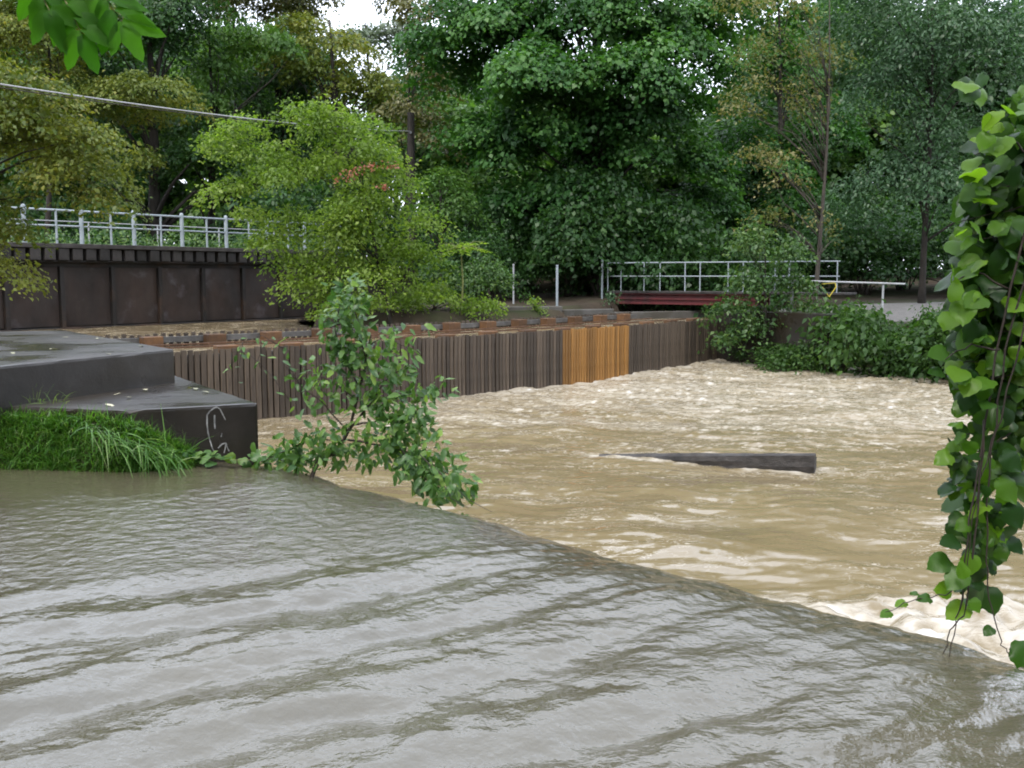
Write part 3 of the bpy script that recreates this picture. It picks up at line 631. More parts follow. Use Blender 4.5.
# right bank: wall, path, pipe fence
rw = MB(); a = P(716, 330, 33.4); b = P(832, 330, 29.6)
rw.obox((a.x, a.y, 0.4), (b.x, b.y, 0.4), 0.5, 2.7); link('bank_wall', bevel_mesh(rw.mesh('bank_wall'), 0.03, 1), M['concrete'], label='dark stained concrete bank wall behind the leafy bushes at the water', cat='wall')
pp = [P(770, 319, 31.2), P(850, 321, 30.6), P(1000, 322, 30.0), P(1150, 322, 29.5), P(1150, 300, 36.5), P(980, 301, 36.5), P(860, 304, 36.0), P(780, 309, 34.5)]
q = MB(); q.prism([XY(v) for v in pp], 1.0, [v.z for v in pp]); link('path', q.mesh('path'), M['gravel'], kind='structure')
pf = thing('pipe_fence', 'low galvanised pipe fence along the grey gravel path beyond the bushes', 'fence', (0, 0, 0))
a = P(772, 280, 31.5); b = P(905, 284, 31.0); zt = a.z
q = MB(); q.tube([a, b], 0.03, 8); link('top_rail', q.mesh('top_rail'), M['galv'], pf)
for px_ in (793, 884):
    t = (px_ - 772) / (905 - 772); p = a.lerp(b, t); q = MB(); q.tube([(p.x, p.y + 0.035, 1.6), (p.x, p.y + 0.035, p.z + (0.14 if px_ == 793 else 0.0))], 0.045 if px_ == 793 else 0.032, 8); link('post', q.mesh('post'), M['galv'], pf)
yt = MB(); c0 = P(825, 285, 31.2)
yp = [P(822, 284, 31.2), P(835, 283, 31.25), P(836, 287, 31.2), P(829, 297, 31.15), P(822, 287, 31.2)]
for i in range(len(yp) - 1): yt.obox(yp[i], yp[i + 1], 0.015, 0.045, up=(0.3, -1, 0.2))
link('yellow_tape', yt.mesh('yellow_tape'), M['yellow'], label='loop of yellow tape hanging on the pipe fence by the slim trunk', cat='tape')

# ------------------------------------------------------------------ drifting log
lg = thing('drift_log', 'dark wet log drifting in the brown river, thick sawn end to the right', 'log', (0, 0, 0))
le = onz(815, 463, 0.10); ls = onz(600, 455, 0.0)
le.y -= 0.0
nseg, nsd = 26, 14; V = []; Fc = []
for i in range(nseg + 1):
    t = i / nseg; c = ls.lerp(le, t); c.z = -0.105 + 0.17 * t; rad = 0.12 + 0.062 * t
    d = (le - ls).normalized(); s_ = Vector((-d.y, d.x, 0)); 
    for k in range(nsd):
        a = 2 * math.pi * k / nsd
        rr = rad * (1 + 0.06 * math.sin(11 * a + 2 * t) + 0.10 * math.sin(3 * a + 1.0 + t) + 0.05 * math.sin(7 * a + 5 * t) + 0.03 * random.uniform(-1, 1))
        V.append(c + s_ * (math.cos(a) * rr) + Vector((0, 0, 1)) * (math.sin(a) * rr))
for i in range(nseg):
    for k in range(nsd):
        a0 = i * nsd + k; a1 = i * nsd + (k + 1) % nsd; Fc.append((a0, a1, a1 + nsd, a0 + nsd))
Fc.append(tuple(range(nsd)))
me = bpy.data.meshes.new('log_body'); me.from_pydata([tuple(v) for v in V], [], Fc); me.update(); link('log_body', me, M['log'], lg)
q = MB(); ec = [Vector(V[nseg * nsd + k]) for k in range(nsd)]; d = (le - ls).normalized() * 0.006
q.add([v for v in ec] + [v + d for v in ec], [tuple(range(nsd, 2 * nsd))] + [(k, (k + 1) % nsd, (k + 1) % nsd + nsd, k + nsd) for k in range(nsd)])
link('sawn_end', q.mesh('sawn_end'), M['log'], lg)

# ------------------------------------------------------------------ foliage machinery
def leaves(C, Nn, Dd, Ln, Wd, fold=0.18):
    """rhombic folded leaves: centre, normal, direction, length, width -> V, quads"""
    n = len(C)
    Dd = Dd - (Dd * Nn).sum(1, keepdims=True) * Nn; Dd /= np.linalg.norm(Dd, axis=1, keepdims=True) + 1e-9
    Sd = np.cross(Nn, Dd); Ln = Ln[:, None]; Wd = Wd[:, None]
    V = np.empty((n, 4, 3))
    V[:, 0] = C - Dd * Ln * 0.5
    V[:, 1] = C - Dd * Ln * 0.05 + Sd * Wd * 0.5 + Nn * Wd * fold
    V[:, 2] = C + Dd * Ln * 0.5 - Nn * Ln * 0.10
    V[:, 3] = C - Dd * Ln * 0.05 - Sd * Wd * 0.5 + Nn * Wd * fold
    i = np.arange(n)[:, None] * 4
    return V.reshape(-1, 3), i + np.array([[0, 1, 2, 3]])
def unit(a): return a / (np.linalg.norm(a, axis=1, keepdims=True) + 1e-9)
def pad_crown(rng, blobs, pad_r, flat, per_pad, leaf, aspect, density=1.0, droop=0.35, shell=(0.4, 1.0), up=0.7, spread=0.55, jitter=0.6, tint=0.5):
    """blobs: (centre, (rx,ry,rz)). Leaf pads on branch ends spread through each blob."""
    C = []; Nn = []; Dd = []; Ln = []; var = []; pads = []
    for c, r in blobs:
        c = np.array(c); r = np.array(r)
        area = (r[0] * r[1] + r[1] * r[2] + r[0] * r[2]) / 3
        k = max(3, int(density * area * 3.3 / (pad_r ** 2)))
        u = unit(rng.normal(size=(k, 3))); u[:, 2] = np.where(u[:, 2] < -0.35, -u[:, 2] * 0.6, u[:, 2])
        rad = shell[0] + (shell[1] - shell[0]) * rng.random(k) ** 0.6
        pc = c + u * r * rad[:, None]
        for j in range(k):
            a = pad_r * (0.55 + 0.8 * rng.random()); b = a * flat * (0.7 + 0.6 * rng.random())
            m = int(per_pad * (a / pad_r) ** 2 * (0.8 + 0.4 * rng.random()))
            out = u[j] * np.array([1, 1, 0.3]); out /= np.linalg.norm(out) + 1e-9
            # points in a dome: mostly top surface, drooping rim
            rr = np.sqrt(rng.random(m)); th = rng.random(m) * 2 * math.pi
            hgt = (1 - rr ** 2) * b * (0.35 + 0.65 * rng.random(m)) - droop * a * rr ** 2 * rng.random(m)
            loc = np.stack([np.cos(th) * rr * a * 1.15, np.sin(th) * rr * a, hgt], 1)
            ang = math.atan2(out[1], out[0]); ca, sa_ = math.cos(ang), math.sin(ang)
            loc = np.stack([loc[:, 0] * ca - loc[:, 1] * sa_, loc[:, 0] * sa_ + loc[:, 1] * ca, loc[:, 2] - loc[:, 0] * 0.3], 1)
            loc += rng.normal(size=(m, 3)) * leaf * jitter
            C.append(pc[j] + loc)
            nn = np.array([0, 0, up]) + unit(loc + 1e-6) * 0.35 + out * 0.35 + rng.normal(size=(m, 3)) * spread
            Nn.append(unit(nn)); dd = unit(loc * np.array([1, 1, 0.2]) + 1e-6) + out * 0.4 + np.array([0, 0, -0.5]) + rng.normal(size=(m, 3)) * 0.45
            Dd.append(unit(dd)); Ln.append(leaf * (0.5 + 1.05 * rng.random(m) ** 1.4))
            var.append(np.clip(rng.random(m) * (1 - tint) + tint * rng.random(), 0, 1)); pads.append((pc[j], a))
    C = np.concatenate(C); Nn = np.concatenate(Nn); Dd = np.concatenate(Dd); Ln = np.concatenate(Ln); var = np.concatenate(var)
    V, Q = leaves(C, Nn, Dd, Ln, Ln * aspect)
    return V, Q, np.repeat(var, 4), pads
NLEAF = [0]
def limb_mesh(rng, base, top, r0, pads, nlimb, lean=0.06, tw=True):
    m_ = MB(); base = Vector(base); top = Vector(top); k = 9; tp = []; tr = []
    for i in range(k + 1):
        t = i / k; p = base.lerp(top, t) + Vector((math.sin(t * 4 + base.x) * lean * (top - base).length * 0.3 * t, math.cos(t * 3.3 + base.y) * lean * (top - base).length * 0.3 * t, 0)); tp.append(p)
        tr.append(r0 * (1.35 if i == 0 else 1.0) * (1 - 0.86 * t))
    m_.tube(tp, tr, 9)
    idx = rng.permutation(len(pads))[:nlimb]
    for j in idx:
        pc = Vector(pads[j][0]); t = min(0.95, max(0.22, ((pc.z - base.z) / max(0.5, top.z - base.z)) * 0.8 - 0.08)); i = min(k - 1, int(t * k))
        st_ = tp[i].lerp(tp[i + 1], t * k - i); rr = tr[i] * 0.42
        d = pc - st_; mid = st_ + d * 0.5 + Vector((0, 0, 0.10 * d.length)) + Vector(rng.normal(size=3)) * 0.06 * d.length
        m_.tube([st_, st_.lerp(mid, 0.5) + Vector((0, 0, .03 * d.length)), mid, mid.lerp(pc, 0.6), pc], [rr, rr * .75, rr * .5, rr * .3, rr * .12], 5)
    return m_.mesh('trunk', True)
def tree(name, label, cat, base_px, D, blobs_px, mat_leaf, seed, pad_r=1.0, flat=0.45, per_pad=200, leaf=0.16, aspect=0.7, density=1.0, trunk_r=0.2, top_px=None, nlimb=30, depth=0.85, group=None, bark='bark', base_z=None, extra=None, **kw):
    """blobs_px: (px,py,rpx,rpy[,dD]) ellipsoids of the crown at distance D"""
    rng = np.random.default_rng(seed); s = D / F_PX
    bx = P(base_px, 300, D).x; bz = gz(bx, D) if base_z is None else base_z
    t = thing(name, label, cat, (bx, D, bz - 0.1), group); org = np.array([bx, D, bz - 0.1])
    bl = []
    for b_ in blobs_px:
        d = D + (b_[4] if len(b_) > 4 else 0.0); c = P(b_[0], b_[1], d)
        bl.append((np.array(c) - org, (b_[2] * s, max(b_[2], b_[3] * 0.8) * s * depth, b_[3] * s)))
    V, Q, var, pads = pad_crown(rng, bl, pad_r, flat, per_pad, leaf, aspect, density, **kw)
    NLEAF[0] += len(Q)
    link('crown', np_mesh('crown', V, [Q], False, {'var': var}), mat_leaf, t)
    hi = max(b_[0][2] + b_[1][2] * 0.6 for b_ in bl)
    topx = (P(top_px, 300, D).x - bx) if top_px is not None else float(np.mean([b_[0][0] for b_ in bl])) * 0.6
    if trunk_r > 0: link('trunk', limb_mesh(rng, (0, 0, 0), (topx, 0, hi), trunk_r, pads, nlimb), M[bark], t)
    return t, org

# ------------------------------------------------------------------ trees
tree('maple_tree', 'broad dark green maple tree spreading over the footbridge', 'tree', 590, 43.0,
     [(600, 40, 130, 80), (500, 55, 75, 80), (690, 70, 60, 75), (640, 150, 85, 65), (545, 150, 90, 60), (480, 160, 50, 50), (600, 205, 80, 30), (530, 215, 60, 28), (690, 175, 45, 40), (450, 60, 40, 60), (590, 85, 60, 40, -3), (650, 100, 60, 45, -3), (540, 95, 60, 45, -3), (735, 5, 30, 40), (560, 235, 70, 18, 3), (640, 230, 70, 20, 3), (700, 215, 40, 25, 2)],
     M['leaf_maple'], 1, pad_r=1.05, flat=0.75, per_pad=250, leaf=0.19, aspect=0.85, trunk_r=0.36, nlimb=30, density=1.25, droop=0.3, spread=0.45, tint=0.6, shell=(0.3, 1.0))
tree('grey_green_tree', 'tall soft grey-green fine-leaved tree beside the gravel path', 'tree', 922, 36.0,
     [(930, 70, 100, 90), (880, 110, 55, 80), (960, 170, 75, 70), (890, 190, 50, 45), (1000, 60, 70, 90), (860, 30, 40, 50), (930, -20, 90, 50), (1010, 200, 50, 60), (850, 215, 25, 22)],
     M['leaf_silver'], 2, pad_r=1.15, flat=0.6, per_pad=420, leaf=0.15, aspect=0.45, trunk_r=0.13, nlimb=26, up=0.6, spread=0.6, jitter=0.8, droop=0.9, density=1.0)
tree('yellowing_tree', 'slim yellowing tree with bare twigs rising over the bank bushes', 'tree', 815, 32.5,
     [(775, 55, 35, 45), (800, 110, 28, 40), (755, 165, 28, 30), (790, 175, 25, 35), (738, 125, 15, 25), (780, 10, 45, 30), (765, 225, 35, 18), (735, 15, 25, 20), (820, 70, 18, 30), (820, 235, 22, 18), (760, 95, 25, 24)],
     M['leaf_straw'], 3, pad_r=0.6, flat=0.35, per_pad=95, leaf=0.115, aspect=0.55, density=0.62, trunk_r=0.085, top_px=822, nlimb=46, spread=0.8, bark='pale_bark', jitter=1.2)
tree('bank_tree', 'small leafy green tree leaning over the end of the board wall before the footbridge', 'tree', 765, 31.2,
     [(800, 292, 18, 14), (795, 318, 24, 14), (745, 255, 24, 22), (765, 290, 30, 28), (738, 315, 22, 14), (790, 255, 18, 16), (725, 345, 10, 8), (750, 335, 22, 18), (757, 236, 16, 14)],
     M['leaf_shrub'], 4, pad_r=0.42, flat=0.55, per_pad=85, leaf=0.13, aspect=0.6, density=1.2, trunk_r=0.06, nlimb=26, spread=0.8, jitter=1.0, droop=0.5)
lime, lime_org = tree('lime_tree', 'light yellow-green airy tree growing beside the end of the girder bridge', 'tree', 393, 29.5,
     [(300, 175, 55, 32), (350, 165, 50, 38), (375, 215, 50, 42), (265, 160, 35, 16), (325, 135, 35, 18), (405, 265, 38, 38), (350, 280, 34, 36), (245, 222, 22, 14), (290, 225, 35, 22), (335, 240, 40, 26), (420, 300, 25, 20), (235, 155, 15, 8), (376, 178, 24, 26), (320, 300, 14, 14), (330, 120, 12, 10), (365, 135, 28, 14), (375, 290, 40, 26), (350, 240, 40, 30), (310, 262, 16, 14), (222, 150, 14, 6), (232, 192, 16, 7), (262, 243, 18, 8), (285, 236, 20, 14), (282, 264, 13, 7), (298, 288, 11, 9), (300, 118, 18, 8), (245, 135, 14, 6), (425, 225, 14, 10)],
     M['leaf_lime'], 5, pad_r=0.6, flat=0.5, per_pad=190, leaf=0.115, aspect=0.58, density=0.95, tint=0.65, trunk_r=0.07, nlimb=20, shell=(0.3, 1.0), spread=0.7, jitter=1.0, droop=0.6)
tree('olive_tree', 'olive-yellow broad-leaved tree overhanging the near end of the girder bridge', 'tree', -70, 20.5,
     [(15, 160, 85, 60), (70, 190, 55, 45), (-40, 120, 80, 90), (20, 120, 60, 40), (-5, 255, 30, 45), (-40, 250, 60, 80), (100, 215, 25, 20), (90, 150, 30, 30)],
     M['leaf_olive'], 6, pad_r=0.7, flat=0.5, per_pad=300, leaf=0.10, aspect=0.6, density=1.2, tint=0.65, trunk_r=0.13, nlimb=16, spread=0.65, jitter=0.8, base_z=2.2)
tree('golden_tree', 'golden-brown tinged tree behind the white railing', 'tree', 40, 42.0,
     [(50, 40, 80, 60), (30, -10, 80, 40), (150, 100, 42, 28), (110, 110, 50, 30), (0, 60, 60, 60), (150, 165, 18, 28), (60, 110, 60, 40)],
     M['leaf_olive'], 7, pad_r=0.9, flat=0.45, per_pad=260, leaf=0.145, aspect=0.6, trunk_r=0.16, nlimb=10, density=1.2)
tree('dark_tree', 'very dark green tree filling the gap behind the golden-brown foliage', 'tree', 150, 46.0,
     [(165, 35, 55, 50), (130, 60, 60, 40), (200, 20, 40, 50), (165, 120, 45, 45), (210, 170, 50, 40), (120, 180, 50, 35), (80, 100, 60, 50), (260, 190, 40, 25)],
     M['leaf_dark'], 8, pad_r=1.0, flat=0.6, per_pad=230, leaf=0.18, aspect=0.6, trunk_r=0.4, nlimb=20)
tree('brown_canopy_tree', 'brown-tinged canopy against the pale sky gap', 'tree', 225, 52.0,
     [(265, 8, 60, 20), (200, -5, 50, 28), (318, 4, 20, 14), (240, -25, 90, 26)],
     M['leaf_gold'], 9, pad_r=0.7, flat=0.45, per_pad=150, leaf=0.16, aspect=0.6, trunk_r=0.14, nlimb=14, density=1.2)
tree('dome_tree', 'rounded deep green tree with olive tips behind the lime foliage', 'tree', 280, 52.0,
     [(268, 100, 50, 45), (300, 75, 40, 35), (250, 150, 45, 40), (310, 130, 50, 40)],
     M['leaf_dark'], 10, pad_r=1.0, flat=0.45, per_pad=210, leaf=0.2, aspect=0.7, trunk_r=0.35, nlimb=20)
tree('olive_topped_tree', 'dull olive-brown leaved tree below the pale sky gap', 'tree', 335, 50.0,
     [(335, 75, 45, 30), (360, 110, 40, 35), (310, 60, 30, 28), (380, 90, 25, 30), (345, 50, 24, 14), (296, 35, 26, 22)],
     M['leaf_olive'], 11, pad_r=0.9, flat=0.45, per_pad=150, leaf=0.19, aspect=0.65, trunk_r=0.3, nlimb=20)
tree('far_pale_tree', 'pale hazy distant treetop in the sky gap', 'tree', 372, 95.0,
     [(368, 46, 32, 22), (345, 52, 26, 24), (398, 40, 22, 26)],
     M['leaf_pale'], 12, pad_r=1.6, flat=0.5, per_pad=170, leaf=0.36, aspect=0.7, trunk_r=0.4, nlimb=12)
tree('tan_tree', 'pale tan and green mottled tree around the dark utility pole', 'tree', 402, 47.0,
     [(400, 20, 24, 36), (408, -10, 32, 26), (425, 80, 32, 42), (405, 122, 28, 24), (430, 150, 26, 24), (450, 20, 30, 30)],
     M['leaf_gold'], 13, pad_r=0.75, flat=0.45, per_pad=120, leaf=0.17, aspect=0.65, trunk_r=0.12, nlimb=14, density=1.3)
tree('mid_green_tree', 'fresh mid green tree glimpsed above the white railing', 'tree', 205, 48.0,
     [(205, 120, 32, 40), (215, 80, 28, 28), (185, 150, 35, 35), (228, 50, 26, 26), (260, 50, 34, 26), (225, 175, 40, 30), (285, 60, 24, 20)],
     M['leaf_mid'], 14, pad_r=0.9, flat=0.45, per_pad=190, leaf=0.18, aspect=0.7, trunk_r=0.25, nlimb=20)
tree('fringe_tree', 'mid green feathery tree between the dark pole and the maple', 'tree', 440, 40.0,
     [(440, 195, 28, 36), (425, 225, 24, 24), (462, 215, 22, 30)],
     M['leaf_mid'], 15, pad_r=0.7, flat=0.45, per_pad=140, leaf=0.15, aspect=0.5, trunk_r=0.14, nlimb=18)

tree('green_backing_tree', 'deep green tree standing close behind the slim yellowing tree', 'tree', 775, 47.0,
     [(745, 25, 34, 40), (775, 0, 55, 45), (775, 85, 45, 45), (735, 85, 26, 30), (765, 170, 45, 45), (800, 215, 40, 35), (820, 150, 40, 50)],
     M['leaf_maple'], 16, pad_r=0.95, flat=0.6, per_pad=200, leaf=0.19, aspect=0.7, trunk_r=0.2, nlimb=12, density=1.1, tint=0.6)
# background wood: individual trees behind, three kinds
def bg_tree(seed, mat_leaf):
    rng = np.random.default_rng(seed)
    bl = [((0, 0, 6.5), (4.6, 4.6, 5.5)), ((1.2, 0, 12), (3.8, 3.8, 4.2)), ((-1.6, .5, 9.5), (3.6, 3.6, 4)), ((0, 0, 2.6), (4.2, 4.2, 2.4))]
    V, Q, var, pads = pad_crown(rng, bl, 1.5, 0.45, 170, 0.33, 0.75, 0.95)
    NLEAF[0] += len(Q)
    t = thing('woodland_tree', 'dark leafy tree in the wood behind the bridges', 'tree', (0, 0, 0), 'trees of the wood behind the bridges')
    link('crown', np_mesh('crown', V, [Q], False, {'var': var}), mat_leaf, t)
    link('trunk', limb_mesh(rng, (0, 0, 0), (0.3, 0.2, 13), 0.26, pads, 10), M['bark'], t)
    return t
protos = [bg_tree(101, M['leaf_dark']), bg_tree(102, M['leaf_mid']), bg_tree(103, M['leaf_dark'])]
spots = [(-60, 60, 17.5), (20, 64, 18.5), (95, 58, 17), (160, 66, 18), (225, 60, 15.5), (285, 66, 15), (340, 74, 13.5), (395, 70, 14), (440, 62, 14.5), (490, 66, 13),
         (540, 60, 11), (590, 68, 11), (640, 60, 11), (690, 66, 10.5), (735, 62, 10.5), (785, 66, 16), (835, 60, 17), (890, 64, 18), (950, 58, 17), (1015, 62, 18), (1080, 58, 17), (760, 74, 14)]
spots += [(p_, 86 + 5 * (k_ % 2), 21 + (k_ % 3)) for k_, p_ in enumerate((-45, 10, 60, 105, 150, 195, 240, 282, 770, 812, 850, 890, 930, 972, 1012, 1055))]
spots += [(560, 78, 13.5), (615, 74, 13), (665, 76, 13.5), (710, 72, 12.5), (765, 80, 16), (510, 76, 15), (450, 80, 15), (800, 56, 14), (470, 56, 11), (250, 76, 17), (310, 80, 16), (650, 54, 8.5), (700, 54, 8.5), (740, 53, 9)]
for i, (px, D, h) in enumerate(spots):
    pr = protos[i % 3]
    o = pr if i < 3 else copy_tree(pr)
    x = P(px, 276, D).x; o.location = (x, D, gz(x, D) - 0.2); k = h / 16.0
    o.scale = (max(k, 0.85), max(k, 0.85), k); o.rotation_euler = (0, 0, random.uniform(0, 6.28))
protos[1]['label'] = 'mid green leafy tree in the wood behind the bridges'
for o in list(col.objects):
    if o.name.startswith('woodland_tree') and o.children and o.children[0].data in [c.data for c in protos[1].children]: o['label'] = protos[1]['label']
# unseen near-bank trees added behind and beside the viewpoint to cut sky light
for i, (x, y, h) in enumerate([(-26, -2, 17), (-22, -14, 18), (-12, -18, 17), (-3, -19, 16), (6, -18, 17), (15, -16, 18), (23, -9, 18), (29, 0, 17), (-30, 9, 17), (33, 10, 17), (-14, -27, 20), (0, -28, 20), (13, -27, 20)]):
    o = copy_tree(protos[i % 3]); o.location = (x, y, 1.2); k = h / 16.0; o.scale = (k * 1.15, k * 1.15, k); o.rotation_euler = (0, 0, random.uniform(0, 6.28))
    o['label'] = 'unseen leafy tree added on the near bank to cut sky light'; o['group'] = 'unseen trees added on the near bank'
print('LEAVES', NLEAF[0])
# understorey
def bush_proto(seed, name, label, group, mat_leaf, rx_, ry_, rz_, pad, per, leaf, aspect=0.6, spread=0.75):
    rng = np.random.default_rng(seed)
    V, Q, var, pads = pad_crown(rng, [((0, 0, rz_ * 0.8), (rx_, ry_, rz_)), ((rx_ * .5, 0, rz_ * .55), (rx_ * .6, ry_ * .7, rz_ * .7)), ((-rx_ * .55, 0.1, rz_ * .5), (rx_ * .6, ry_ * .7, rz_ * .6))], pad, 0.5, per, leaf, aspect, 0.95, spread=spread, jitter=0.9)
    NLEAF[0] += len(Q)
    t = thing(name, label, 'bush', (0, 0, 0), group); link('foliage', np_mesh('foliage', V, [Q], False, {'var': var}), mat_leaf, t)
    m_ = MB()
    for j in rng.permutation(len(pads))[:14]:
        pc = Vector(pads[j][0]); m_.tube([(rng.normal() * .08, rng.normal() * .08, -0.3), (pc.x * .3, pc.y * .3, pc.z * .5), pc], [0.03, 0.02, 0.006], 5)
    link('stems', m_.mesh('stems'), M['stem'], t)
    return t
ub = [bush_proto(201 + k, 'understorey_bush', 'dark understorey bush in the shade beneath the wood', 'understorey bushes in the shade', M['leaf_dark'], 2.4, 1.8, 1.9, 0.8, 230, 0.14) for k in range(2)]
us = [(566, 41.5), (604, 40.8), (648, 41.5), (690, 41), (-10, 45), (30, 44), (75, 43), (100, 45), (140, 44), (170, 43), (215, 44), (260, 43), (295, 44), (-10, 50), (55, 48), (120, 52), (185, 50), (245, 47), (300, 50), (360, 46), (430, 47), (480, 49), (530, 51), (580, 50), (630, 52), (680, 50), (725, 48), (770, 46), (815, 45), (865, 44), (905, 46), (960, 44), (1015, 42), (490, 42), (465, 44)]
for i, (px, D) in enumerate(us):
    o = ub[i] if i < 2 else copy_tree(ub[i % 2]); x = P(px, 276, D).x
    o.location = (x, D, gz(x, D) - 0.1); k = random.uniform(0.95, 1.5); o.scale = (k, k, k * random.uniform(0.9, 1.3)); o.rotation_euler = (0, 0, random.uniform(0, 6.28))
# bushes on the right bank
rb = [bush_proto(211 + k, 'bank_bush', 'leafy green bush hanging to the brown water on the bank', 'bushes along the river bank', M['leaf_bank'], 1.25, 0.9, 0.95, 0.42, 62, 0.14) for k in range(2)]
rs = [(775, 352, 30.6, 0.75), (808, 345, 30.0, 1.0), (845, 345, 29.2, 1.1), (880, 352, 28.6, 1.0), (915, 352, 28.0, 1.1), (948, 350, 27.3, 1.15), (985, 350, 26.5, 1.2), (1025, 352, 25.6, 1.2), (860, 322, 30.6, 0.7), (905, 326, 30.0, 0.9), (940, 320, 29.6, 0.9), (830, 325, 31.0, 0.7), (700 + 40, 348, 32.4, 0.5), (1065, 345, 25, 1.3)]
for i, (px, py, D, k) in enumerate(rs):
    o = rb[i] if i < 2 else copy_tree(rb[i % 2]); p = P(px, py, D)
    o.location = (p.x, D, p.z - 0.85 * k); k2 = k * random.uniform(0.6, 1.2); o.scale = (k2 * 1.1, k2, k2 * random.uniform(0.7, 1.3)); o.rotation_euler = (random.uniform(-.2, .2), random.uniform(-.2, .2), random.uniform(0, 6.28))
# shrubs on the left bank
def shrub(label, blobs, D, m_, seed, leaf=0.11, pad=0.4, per=90, name='shrub'):
    tree(name, label, 'shrub', blobs[0][0], D, blobs, m_, seed, pad_r=pad, flat=0.55, per_pad=per, leaf=leaf, aspect=0.6, trunk_r=0.04, nlimb=12, spread=0.75, jitter=0.9, bark='stem')
shrub('dense green shrub behind the flume beside the thin grey post', [(478, 285, 36, 28), (500, 290, 18, 24), (452, 296, 28, 22), (440, 275, 22, 20)], 32.6, M['leaf_shrub'], 301, per=130)
shrub('yellow-green low shrub at the foot of the lime-coloured tree', [(430, 302, 28, 16), (468, 309, 20, 9), (400, 308, 26, 14), (492, 308, 16, 8)], 30.6, M['leaf_lime'], 302, 0.1, per=120)
shrub('small pale yellow weed growing over the concrete edge wall', [(534, 306, 7, 6), (538, 311, 6, 4)], 33.6, M['leaf_lime'], 303, 0.11, 0.16, 24)
shrub('small blue-green shrub at the foot of the red girder', [(611, 302, 8, 7)], 36.3, M['leaf_silver'], 304, 0.08, 0.22, 60)
shrub('pale leafy bush in the shade behind the dense green shrub', [(490, 258, 26, 22), (470, 250, 18, 16)], 38.5, M['leaf_dark'], 305, 0.13, 0.5, 90)
shrub('low leaves trailing beneath the lime tree over the canal', [(330, 314, 22, 9), (355, 308, 22, 12), (378, 309, 18, 10)], 28.6, M['leaf_lime'], 306, 0.095, 0.3, 60)

# weeds along the deck of the girder bridge
rng = np.random.default_rng(77); nW = 3800
lx = rng.random(nW) * gl; ly = 0.5 + rng.random(nW) * 2.2; hz = 3.74 + rng.random(nW) ** 1.3 * (0.25 + 0.55 * noise2(lx * 1.1, ly * 0.7, 5))
ax = np.array(gd); an = -np.array(gn); Cw = np.array(gA) + lx[:, None] * ax + ly[:, None] * an; Cw[:, 2] = hz
V, Q = leaves(Cw, unit(rng.normal(size=(nW, 3)) * 0.7 + np.array([0, -0.3, 0.8])), unit(rng.normal(size=(nW, 3)) + np.array([0, 0, .4])), 0.12 * (0.6 + 0.8 * rng.random(nW)), 0.06 * (0.6 + 0.8 * rng.random(nW)))
link('weeds', np_mesh('weeds', V, [Q], False, {'var': np.repeat(rng.random(nW), 4)}), M['leaf_shrub'], label='low weeds growing along the deck behind the white railing', cat='weeds', kind='stuff')

# compound-leaved young tree with a rosette (right of the lime tree)
def compound_leaf(V, Q, VAR, rng, base, tip, sag, npair, ll, lw):
    base = np.array(base); tip = np.array(tip); ts = np.linspace(0.18, 1.0, npair)
    pts = base + (tip - base) * ts[:, None]; pts[:, 2] -= sag * (ts ** 2)
    d = unit((tip - base)[None, :])[0]; side = np.cross(d, [0, 0, 1.0]); side /= np.linalg.norm(side) + 1e-9
    C = []; D_ = []; Nn = []
    for i, p in enumerate(pts):
        for sg in (-1, 1):
            dd = side * sg * 0.9 + d * 0.45 + np.array([0, 0, -0.35]) + rng.normal(size=3) * 0.12
            C.append(p + dd * ll * 0.5); D_.append(dd); Nn.append(np.array([0, 0, 1.0]) + rng.normal(size=3) * 0.25)
    C = np.array(C); D_ = unit(np.array(D_)); Nn = unit(np.array(Nn))
    v, q = leaves(C, Nn, D_, np.full(len(C), ll), np.full(len(C), lw)); n = sum(len(a) for a in V); V.append(v); Q.append(q + n); VAR.append(np.repeat(rng.random(len(C)), 4))
def rosette(name, label, px, py, D, rad, seed, m_, base_py, nl=13):
    rng = np.random.default_rng(seed); c = P(px, py, D); bz = gz(c.x, D); t = thing(name, label, 'plant', (c.x, D, bz))
    V, Q, A_ = [], [], []
    q = MB(); top = Vector((0, 0, c.z - bz)); q.tube([(0, 0, -0.1), (0.05, 0, top.z * .5), top], [0.035, 0.03, 0.02], 6)
    for i in range(nl):
        a = 2 * math.pi * i / nl + rng.normal() * 0.2; el = 0.15 + 0.6 * rng.random()
        tip = np.array([math.cos(a) * math.cos(el), math.sin(a) * math.cos(el), math.sin(el)]) * rad * (0.8 + 0.4 * rng.random()) + np.array(top)
        compound_leaf(V, Q, A_, rng, top, tip, rad * 0.35, 9, rad * 0.26, rad * 0.09)
        q.tube([top, Vector((np.array(top) + tip) / 2), Vector(tip) - Vector((0, 0, rad * .3))], [0.012, 0.008, 0.004], 4)
    link('foliage', np_mesh('foliage', np.concatenate(V), [np.concatenate(Q)], False, {'var': np.concatenate(A_)}), m_, t); link('stem', q.mesh('stem'), M['green_stem'], t)
rosette('sumac_plant', 'bright green palm-like compound-leaved young plant above the dense shrub', 461, 250, 30.5, 0.8, 401, M['leaf_lime'], 300, 15)
